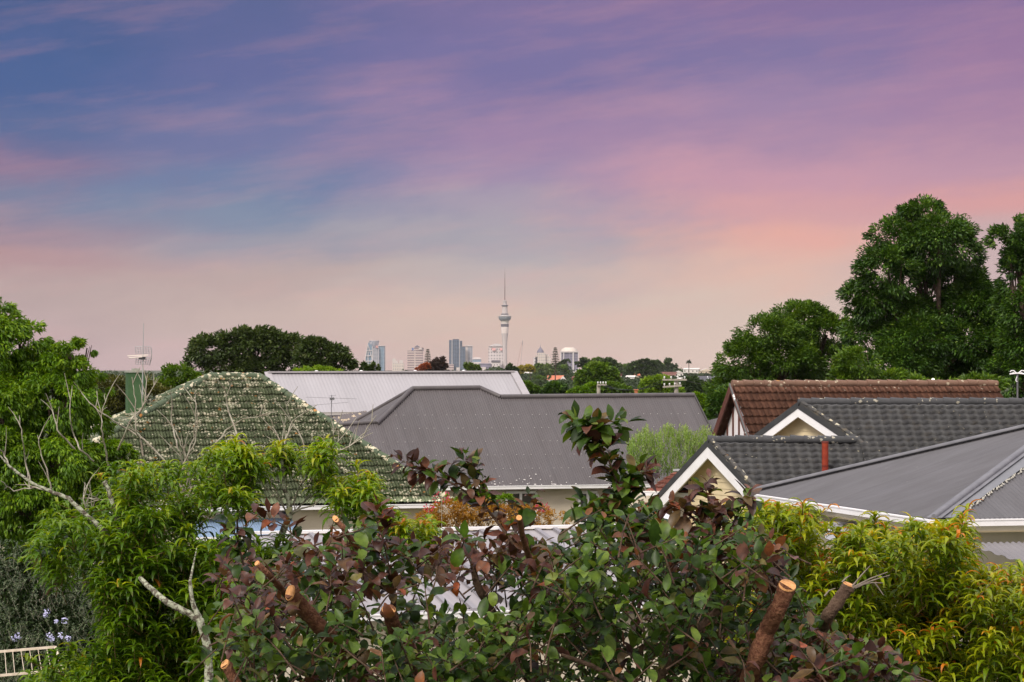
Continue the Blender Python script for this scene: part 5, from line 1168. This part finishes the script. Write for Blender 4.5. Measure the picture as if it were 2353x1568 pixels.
small_house('wide white house with a long dark brown roof above the lime tree', 1513, 1553, 855, 863, 871, WHR, BRR)
small_house('white flat-roofed house on the crest below the palm', 1569, 1606, 846, 849, 858, WHR, PLR)
small_house('cream house with gabled roof on the crest at the top of the road', 1606, 1640, 847, 853, 861, CRW, PLR, 1)
small_house('three-storey white house stepping down the slope behind the power pole', 1549, 1571, 852, 857, 870, WHR, PLR, 1, 2)
small_house('lower white block of terraces behind the power pole', 1556, 1584, 868, 871, 887, WHR, PLR, 0, 2)
small_house('pale house deep among trees left of the orange roof', 1176, 1190, 856, 860, 866, CRW, PLR)

def road():
    V = []; rows = 14
    for i in range(rows+1):
        d = 1640+i*22; t = i/rows
        xa = P(1612-10*t, 0, d).x; xb = P(1650-4*t, 0, d).x
        V += [(xa, d, gz(xa, d)+.35), (xb, d, gz(xb, d)+.35)]
    Fq = [(2*i, 2*i+1, 2*i+3, 2*i+2) for i in range(rows)]
    tag(link('road', npmesh('road', V, [Fq]), M('asphalt', (.07,.07,.08), (.1,.1,.11), .2, .9)), kind='structure')
    b = MB()
    for i in range(rows):
        if i % 3 == 2: continue
        a, c = [(Vector(V[2*j])+Vector(V[2*j+1]))/2+Z*.15 for j in (i, i+1)]; b.add([a-Vector((.25,0,0)), a+Vector((.25,0,0)), c+Vector((.25,0,0)), c-Vector((.25,0,0))], [(0,1,2,3)])
    tag(b.build('road_marking', M('road_paint', (.8,.8,.78), None)), kind='structure')
    def car(label, x, y, col):
        d = d_at(x, y); p = P(x, y, d); g = gz(p.x, d)+.36; r = thing('parked_car', label, 'car', (p.x, d, g), 'cars on the distant road')
        b = MB(); prof = [(-2.1,.35),(-2.1,.85),(-1.3,.95),(-.8,1.45),(.7,1.45),(1.3,.95),(2.1,.8),(2.1,.35)]; b.prism([(p.x+a, d-.85, g+z) for a, z in prof], (0,1.7,0)); b.build('body', M('car_paint', col, None, rough=.3), r)
        for s in (-1.3, 1.3): b = MB(); b.tube([(p.x+s, d-.95, g+.33), (p.x+s, d+.95, g+.33)], .33, 10); b.build('wheel', DARKM, r)
        b = MB(); b.box(p.x-.7, p.x+.65, d-.87, d-.86, g+.97, g+1.35); b.build('window', GLASS, r)
    car('tiny red car on the distant sloping road', 1632, 880, (.5,.03,.02)); car('tiny white car below the red one on the distant road', 1641, 885, (.7,.7,.7))
road()

# filler trees of the wooded hillside: a few kinds, copied
def hill_trees():
    protos = []
    for k in range(7):
        m = [LF_FAR, LF_FAR, LF_FAR2, LF_FAR, LF_FAR2, LF_MID, LF_FAR][k]; rt = thing('hillside_tree', 'dark leafy tree among the others on the far wooded hillside', 'tree', (0,0,0), 'trees on the far wooded hillside')
        B = []
        for _ in range(7): B.append((rnd.uniform(-3.2,3.2), rnd.uniform(-3,3), rnd.uniform(4,8.5), rnd.uniform(1.6,2.8), rnd.uniform(1.6,2.8), rnd.uniform(1.3,2.2)))
        v, f, u = crown_arrays(B, 1700, 1.0, .55, .1, 18, .25, .2); link('crown', npmesh('crown', v, [f], u), m, rt); trunk_mb((0,0,0), B, .3).build('trunk', BARKF, rt); protos.append(rt)
    first = [True]*7; n = 0
    hs = [o for o in bpy.data.objects if o.name.startswith('hillside_house')]
    while n < 170:
        if n < 140: px = rnd.uniform(1165, 1665); d = rnd.choice((rnd.uniform(1480, 1900), rnd.uniform(1500, 2250), rnd.uniform(700, 1400)))
        else: px = rnd.uniform(190, 470); d = rnd.uniform(600, 1500)
        x = P(px, 0, d).x; sc = rnd.uniform(.7,1.25)
        if px > 1595 and 1600 < d < 1980: continue
        if any(abs(CX+o.location.x/o.location.y*F-px) < 24 and d < o.location.y for o in hs):
            if d > 1400 or rnd.random() < .8: continue
            sc *= .6
        if 1580 < px < 1660 and d < 1990: continue
        if px > 1470 and d < 1400: continue
        if n >= 140: sc *= .8+d/3000
        k = rnd.randrange(7); src = protos[k]
        if first[k]: o = src; first[k] = False
        else:
            o = src.copy(); C.objects.link(o)
            for ch in src.children: c = ch.copy(); C.objects.link(c); c.parent = o
        o.location = (x, d, gz(x, d)-.3); o.rotation_euler = (0,0,rnd.uniform(0,6.28)); o.scale = (sc, sc, sc*rnd.uniform(.85,1.15))
        if n >= 140: o['label'] = 'far dark tree on the low skyline left of the green chimney'; o['group'] = 'trees on the left skyline'
        n += 1
hill_trees()
def woodland():
    n = 4600; V = []; 
    d = np.concatenate([rs.uniform(1450, 2350, n//2), rs.uniform(2200, 3000, n//2)]); px = np.concatenate([rs.uniform(1120, 1720, n//2), rs.uniform(-200, 2600, n//2)])
    x = (px-CX)/F*d; z = np.array([gz(a, b) for a, b in zip(x, d)]); ok = ~((px > 1597) & (px < 1655) & (d < 1990) & (d > 1600)); low = (px > 1592) & (px < 1660) & (d < 1700)
    hs = [(CX+o.location.x/o.location.y*F, o.location.y) for o in bpy.data.objects if o.name.startswith('hillside_house')]
    for hx, hd in hs: low |= (abs(px-hx) < 28) & (d < hd+8)
    x, d, z, low = x[ok], d[ok], z[ok], low[ok]; m = len(x); r = np.where(low, rs.uniform(.8, 1.5, m), rs.uniform(2.2, 4.2, m))
    q = 30; ci = np.repeat(np.arange(m), q); e = rvec(m*q); e[:, 2] = np.abs(e[:, 2])
    Pb = np.stack([x, d, z+np.where(low, .2, rs.uniform(1,3.5, m))], 1)[ci]+e*r[ci][:, None]; k = len(Pb)
    v, f, u = diamonds(Pb, e+rvec(k)*.7, unit(e+rvec(k)*.4), rs.uniform(1.2,2.2, k), rs.uniform(.8,1.4, k), np.clip(rs.uniform(0,.7, m)[ci]*.6+rs.rand(k)*.4, 0, 1))
    o = link('woodland', npmesh('woodland', v, [f], u), LF_FAR); tag(o, 'continuous dark tree cover over the far hillside and skyline', 'woodland', kind='stuff')
woodland()

# power poles and aerial gear beyond the dark roof
def pole(label, x, ytop, d, arms, r):
    g = P(x, 0, d).x; root = thing('power_pole', label, 'power pole', (g, d, gz(g, d)), 'power poles beyond the dark roof')
    b = MB(); b.tube([(g, d, gz(g,d)), P(x, ytop, d)], [r*1.15, r], 10); b.build('pole', POLE, root)
    for x0, x1, y, tl in arms:
        b = MB(); b.beam(P(x0, y+tl, d-.18), P(x1, y-tl, d-.18), .12, .10); a = b.build('crossarm', POLE, root)
        k = 4
        for i in range(k):
            t = (i+.3)/(k-.4); q = P(x0+(x1-x0)*t, y+tl-2*tl*t, d-.18)+Z*.05; b = MB(); b.lathe(q, [(.02,0),(.02,.05),(.05,.06),(.045,.12),(.025,.15)], 8); b.build('insulator', WHITE, a)
    return root
pole('large power pole with two crossarms behind the right end of the dark roof ridge', 1554, 873, 150, [(1522, 1578, 873, 0), (1523, 1566, 888, 1.4)], .13)
pole('short power pole with one crossarm in front of the largest round tree', 1375.5, 884, 165, [(1372, 1394, 884.5, 0)], .12)
def wires():
    for i, (x0, y0, x1, y1) in enumerate(((1526,871,1378,883),(1540,871,1388,883),(1565,871,1700,866))):
        b = MB(); a = P(x0, y0, 150); c = P(x1, y1, 165 if i < 2 else 230); pts = [a.lerp(c, t/12)-Z*(.5*4*(t/12)*(1-t/12)) for t in range(13)]
        b.tube(pts, .012, 4); tag(b.build('power_wire', DARKM), ['lower of the two thin wires between the two power poles', 'upper thin wire between the two power poles', 'thin wire running right from the large power pole'][i], 'wire')
wires()
def bits():
    d = 128; r = thing('chimney_stack', 'small orange brick chimney poking over the dark roof ridge', 'chimney', (P(1461,0,d).x, d, 0)); x0, x1 = P(1458,0,d).x, P(1465,0,d).x
    b = MB(); b.box(x0, x1, d-.1, d+.1, 0, P(0,897,d).z); b.build('stack', M('orange_brick', (.42,.14,.06), (.5,.2,.1), 12, .9), r); b = MB(); b.box(x0-.04, x1+.04, d-.14, d+.14, P(0,897,d).z, P(0,895,d).z); b.build('cap', ORR, r)
    d = 96; x = P(2338,0,d).x; r = thing('roof_aerial', 'grey mast with white looped aerial arms at the right edge, before the tall trees', 'aerial', (x, d, 0))
    b = MB(); b.tube([(x, d, 0), P(2338,861,d)], .035, 8); b.build('mast', GREYM, r)
    for s in (-1, 1):
        for k in (0, 1): b = MB(); pts = [P(2338+s*3, 857+k*2, d), P(2338+s*9, 852+k*5, d), P(2338+s*14, 852+k*7, d), P(2338+s*17, 855+k*6, d)]; b.tube(pts, .022, 6); b.build('arm', WHITE, r)
        b = MB(); b.tube([P(2338, 858, d), P(2338+s*18, 860, d)], .03, 6); b.build('crossbar', WHITE, r)
    b = MB(); b.tube([P(2337,866,d-.05), P(2334,874,d-.05), P(2337,878,d-.05)], .02, 6); b.build('cable_loop', WHITE, r)
    d = 106; c = P(2144, 873, d); r = thing('security_light', 'small lit lamp glowing at the foot of the tall tree, above the brown ridge', 'lamp', (c.x, d, 0))
    b = MB(); b.tube([(c.x, d, 0), (c.x, d, c.z-.05)], .03, 6); b.build('post', GREYM, r)
    m, nt, bb = newmat('lit_lamp'); bb.inputs['Emission Color'].default_value = (1,.93,.8,1); bb.inputs['Emission Strength'].default_value = 2.0
    b = MB(); b.lathe(c-Z*.05, [(.03,0),(.06,.03),(.06,.08),(.03,.11)], 10); b.build('lamp_head', m, r)
bits()

# ------------------------------------------------------------------ city skyline, seven kilometres off
DC = 7100.0; U_ = DC/F
def cx_(v): return 786.8+v*.2464
def cy_(v): return 596.3+v*.2464
def bld(label, name='office_tower', cat='tower', xm=0): return thing(name, label, cat, (P(cx_(xm), 0, DC).x, DC, -49))
def bx(root, part, x0, x1, ytop, mat, ybot=None, dy=0, depth=None):     # coordinates of the enlarged skyline view
    a, b = P(cx_(x0), 0, DC).x, P(cx_(x1), 0, DC).x; zt = P(0, cy_(ytop), DC).z; zb = -49 if ybot is None else P(0, cy_(ybot), DC).z
    m = MB(); dp = depth or (b-a)*.8; m.box(a, b, DC+dy, DC+dy+dp, zb, zt); return m.build(part, mat, root)
def city():
    blue = towermat('blue_glass', (.30,.38,.45), (.07,.13,.20), 4, 3.6, .5); dk = towermat('dark_glass', (.16,.20,.26), (.035,.055,.09), 5, 3.7, .45)
    grg = towermat('grey_glass', (.42,.40,.42), (.12,.15,.2), 4.5, 3.6, .7); pink = towermat('pink_concrete', (.55,.45,.42), (.18,.13,.14), 60, 6.6, 1.6, .5)
    crm = towermat('cream_concrete', (.60,.53,.47), (.26,.23,.24), 5, 8, 1.5, .5); wht = towermat('white_concrete', (.62,.56,.55), (.17,.155,.17), 7.5, 8.5, 2.4, .5)
    prp = towermat('purple_glass', (.25,.23,.30), (.10,.095,.14), 60, 4.2, .8); pw = M('plain_pale_concrete', (.58,.52,.50), None); dkm = M('tower_dark_metal', (.12,.11,.13), None); wm = M('tower_white_metal', (.62,.58,.58), None)
    # curved glass tower with white diagonal frame
    r = bld('blue glass tower with a flared round top and white lattice on its left face', xm=300)
    bx(r, 'block', 335, 390, 808, blue, depth=60); bx(r, 'block', 278, 345, 830, grg, dy=-6, depth=50); bx(r, 'roof_edge', 333, 392, 805, wm, 809, -2, 62)
    c = P(cx_(292), 0, DC); m = MB(); zt = P(0, cy_(757), DC).z; zb = P(0, cy_(835), DC).z
    m.lathe((c.x, DC+20, zb), [(34*.2464*U_, 0), (40*.2464*U_, (zt-zb)*.5), (48*.2464*U_, zt-zb-2), (46*.2464*U_, zt-zb)], 24); m.build('round_top', grg, r)
    m = MB(); pts = [(214,1045),(212,940),(222,860),(238,790),(244,775),(280,810),(280,1045)]; m.prism([P(cx_(x), cy_(y), DC-4) for x, y in pts], (0,34,0)); m.build('curved_side', blue, r)
    for x0, y0, x1, y1 in ((238,790,214,930),(214,930,240,1045),(240,800,278,930),(278,930,240,1045),(280,812,280,1045),(240,860,240,1045),(214,900,280,900),(218,950,280,950),(222,1000,280,1000),(230,850,280,850),(213,940,213,1045)):
        m = MB(); m.tube([P(cx_(x0), cy_(y0), DC-6), P(cx_(x1), cy_(y1), DC-6)], 1.0, 5); m.build('frame_member', wm, r)
    m = MB(); m.box(P(cx_(312),0,DC).x, P(cx_(334),0,DC).x, DC-9, DC-8, P(0,cy_(826),DC).z, P(0,cy_(804),DC).z); m.build('red_sign', M('faded_red_sign', (.5,.2,.18), (.7,.6,.6), .2), r)
    # low cream terraced block
    r = bld('low pale cream building with a stepped jagged roof', 'apartment_block', 'building', 520)
    bx(r, 'block', 466, 572, 968, crm); bx(r, 'penthouse', 466, 498, 925, pw, 968); bx(r, 'penthouse', 498, 520, 945, pw, 968); bx(r, 'penthouse', 530, 566, 940, pw, 968)
    # banded pink tower
    r = bld('pinkish tower with horizontal window bands and a small pyramid roof', xm=676)
    bx(r, 'block', 606, 748, 852, pink); bx(r, 'upper_block', 645, 744, 822, pink, 852, 4, 120); bx(r, 'plant_room', 712, 742, 826, pw, 842, 0, 5)
    m = MB(); m.lathe((P(cx_(694),0,DC).x, DC+30, P(0,cy_(822),DC).z), [(7,0),(7,2),(.3,P(0,cy_(800),DC).z-P(0,cy_(822),DC).z)], 4); m.build('pyramid_roof', dkm, r)
    m = MB(); m.box(P(cx_(648),0,DC).x, P(cx_(664),0,DC).x, DC+3, DC+4, P(0,cy_(848),DC).z, P(0,cy_(826),DC).z); m.build('blue_sign', M('blue_panel', (.12,.2,.42), None), r)
    # dark twin glass tower
    r = bld('tallest dark blue glass tower made of three slim slabs', xm=1056)
    bx(r, 'slab', 995, 1019, 752, dk); bx(r, 'slab', 1026, 1090, 750, dk, dy=-8); bx(r, 'slab', 1094, 1117, 760, dk); bx(r, 'crown', 1030, 1086, 744, dkm, 750, -6)
    for x in (1020, 1091): bx(r, 'white_fin', x, x+5, 756, wm, dy=-9, depth=40)
    r = bld('slim darker block attached in front of the glass slabs', xm=1124); bx(r, 'block', 1101, 1148, 816, dk, dy=-20); bx(r, 'roof_edge', 1100, 1149, 812, dkm, 817, -21)
    r = bld('grey panelled tower with a pale side wall right of the dark glass slabs', xm=1180); bx(r, 'side_wall', 1148, 1170, 806, pw); bx(r, 'block', 1170, 1214, 812, grg); bx(r, 'roof_edge', 1148, 1215, 803, wm, 809, -3, 20)
    r = bld('low glass-fronted building with a white roof', 'office_building', 'building', 1255); bx(r, 'block', 1214, 1294, 932, blue, dy=-10); bx(r, 'roof', 1212, 1296, 926, wm, 933, -12); bx(r, 'plant_room', 1220, 1286, 914, pw, 926, 4); bx(r, 'podium', 1200, 1296, 958, pw, dy=-22)
    r = bld('low dark grey-blue box building left of the spired tower', 'office_building', 'building', 1330); bx(r, 'block', 1275, 1386, 970, prp, dy=-30); bx(r, 'podium', 1275, 1340, 1005, pw, dy=-40)
    r = bld('small pink building behind the dusky tree', 'office_building', 'building', 1000); bx(r, 'block', 958, 1040, 978, pink, dy=-30); bx(r, 'annexe', 1066, 1096, 1008, pw, dy=-45)
    # arched-top hotel
    r = bld('pale tower with an arched white roof, just left of the spired tower', xm=1430); bx(r, 'block', 1362, 1510, 812, wht)
    m = MB(); n = 14; pts = [P(cx_(1362+148*i/n), cy_(812-26*math.sin(math.pi*i/n)), DC-3) for i in range(n+1)]; m.prism(pts[::-1], (0,60,0)); m.build('arched_roof', wm, r)
    for a, b in ((1395,1428),(1468,1492)): bx(r, 'red_sign', a, b, 828, M('pale_red_sign', (.75,.35,.33), (.8,.5,.48), .3), 850, -5, 2)
    r = bld('small white block with a dark cap at the foot of the arched tower', 'office_building', 'building', 1432); bx(r, 'block', 1396, 1472, 960, wht, dy=-60); bx(r, 'roof', 1392, 1475, 942, dkm, 960, -62, 50)
    # spired tower
    r = bld('very tall concrete observation tower with a wide pod and thin red-brown spire', 'observation_tower', 'tower', 1515)
    X0 = P(cx_(1515), 0, DC).x; k = .2464*U_; Yc = DC-30
    def lat(part, prof, mat, n=24): m = MB(); z0 = P(0, cy_(prof[0][1]), DC).z; m.lathe((X0, Yc, z0), [(a*k, P(0, cy_(y), DC).z-z0) for a, y in prof], n); return m.build(part, mat, r)
    con = M('tower_concrete', (.52,.46,.45), (.47,.42,.42), .02, .8); lat('shaft', [(27,1110),(23,1030),(20,850),(21,800),(25,740),(32,692)], con)
    lat('shaft_collar', [(32,692),(36,640),(36,632)], M('collar_concrete', (.70,.61,.58), None)); lat('dark_band', [(36,632),(36.5,604)], dkm); lat('neck', [(36,604),(36,578),(42,574)], M('pod_concrete', (.66,.60,.56), None))
    lat('pod', [(42,574),(56,560),(58,546),(56,538)], M('pod_glass', (.13,.15,.17), (.2,.22,.24), .3, .3)); lat('pod_deck', [(56,538),(60,536),(60,531),(40,528),(38,520)], M('pod_rim', (.4,.38,.38), None))
    lat('upper_deck', [(34,518),(36,514),(30,508)], dkm); lat('upper_shaft', [(27,508),(25,480),(23,440)], con); lat('sky_deck', [(23,442),(33,436),(33,431),(20,428)], dkm); lat('top_shaft', [(20,428),(16,392),(18,389),(10,386)], con)
    rd = M('spire_metal', (.22,.13,.12), (.16,.12,.12), .1); lat('spire', [(4.5,386),(4.5,250),(3.2,248),(3.2,182),(2,180),(2,130),(1,128),(.8,70)], rd, 8)
    for s in (-1, 1):
        m = MB(); m.beam((X0+s*56*k, Yc, P(0,cy_(541),DC).z), (X0+s*70*k, Yc, P(0,cy_(540),DC).z), .7, .7); m.build('walkway_arm', dkm, r)
    # tower crane
    r = bld('slender leaning crane boom right of the spired tower', 'tower_crane', 'crane', 1650)
    m = MB(); m.tube([P(cx_(1632), cy_(1040), DC), P(cx_(1630), cy_(1000), DC), P(cx_(1674), cy_(775), DC)], .55, 5); m.build('boom', M('crane_red', (.5,.3,.27), None), r)
    m = MB(); m.tube([P(cx_(1656), cy_(1010), DC), P(cx_(1666), cy_(940), DC), P(cx_(1682), cy_(780), DC)], .4, 5); m.tube([P(cx_(1680), cy_(800), DC), P(cx_(1679), cy_(757), DC)], 1.2, 5); m.build('mast', M('crane_grey', (.4,.33,.33), None), r)
    # domed tower
    r = bld('cream stepped tower with a grey dome and finial', xm=1860); bx(r, 'block', 1817, 1895, 872, crm, dy=-6); bx(r, 'wing', 1780, 1817, 912, wht); bx(r, 'wing', 1895, 1942, 905, crm); bx(r, 'setback', 1800, 1818, 892, crm); bx(r, 'setback', 1895, 1922, 885, crm, dy=2)
    m = MB(); z0 = P(0,cy_(872),DC).z; m.lathe((P(cx_(1847),0,DC).x, DC+20, z0), [(33*k,0),(32*k,3),(27*k,6.5),(17*k,10.5),(7*k,14),(2*k,17),(.6*k,26),(.3*k,40*.29+14)], 16); m.build('dome', M('dome_slate', (.16,.15,.19), None), r)
    # octagonal-capped tower
    r = bld('grey-violet glass tower with a cream octagonal cap and white corner columns', xm=2117); bx(r, 'block', 2037, 2200, 868, prp)
    for a, b in ((2034,2042),(2060,2068),(2146,2158),(2196,2202)): bx(r, 'white_column', a, b, 860, wm, dy=-3, depth=6)
    bx(r, 'top_band', 2037, 2198, 856, pw, 868, -4); m = MB(); z0 = P(0,cy_(858),DC).z; m.lathe((P(cx_(2117),0,DC).x, DC+45, z0), [(80*k,0),(74*k,6),(50*k,9),(44*k,11)], 8); m.build('cap', M('cream_cap', (.62,.55,.48), None), r)
    r = bld('hazy blue-grey low block right of the spired tower', 'office_building', 'building', 1555); bx(r, 'block', 1540, 1580, 972, blue, dy=40)
city()

def haze():
    b = MB(); b.box(-6500, 6500, -60, 7700, -62, 300); m, nt, bb = newmat('haze_air'); nt.nodes.remove(bb)
    v = nt.nodes.new('ShaderNodeVolumePrincipled'); v.inputs['Color'].default_value = (.95,.93,.95,1); v.inputs['Density'].default_value = 2.2e-5; v.inputs['Anisotropy'].default_value = 0
    nt.links.new(v.outputs[0], nt.nodes['Material Output'].inputs['Volume']); tag(b.build('haze', m), 'thin pale air haze over the whole view', 'haze', kind='stuff')
haze()
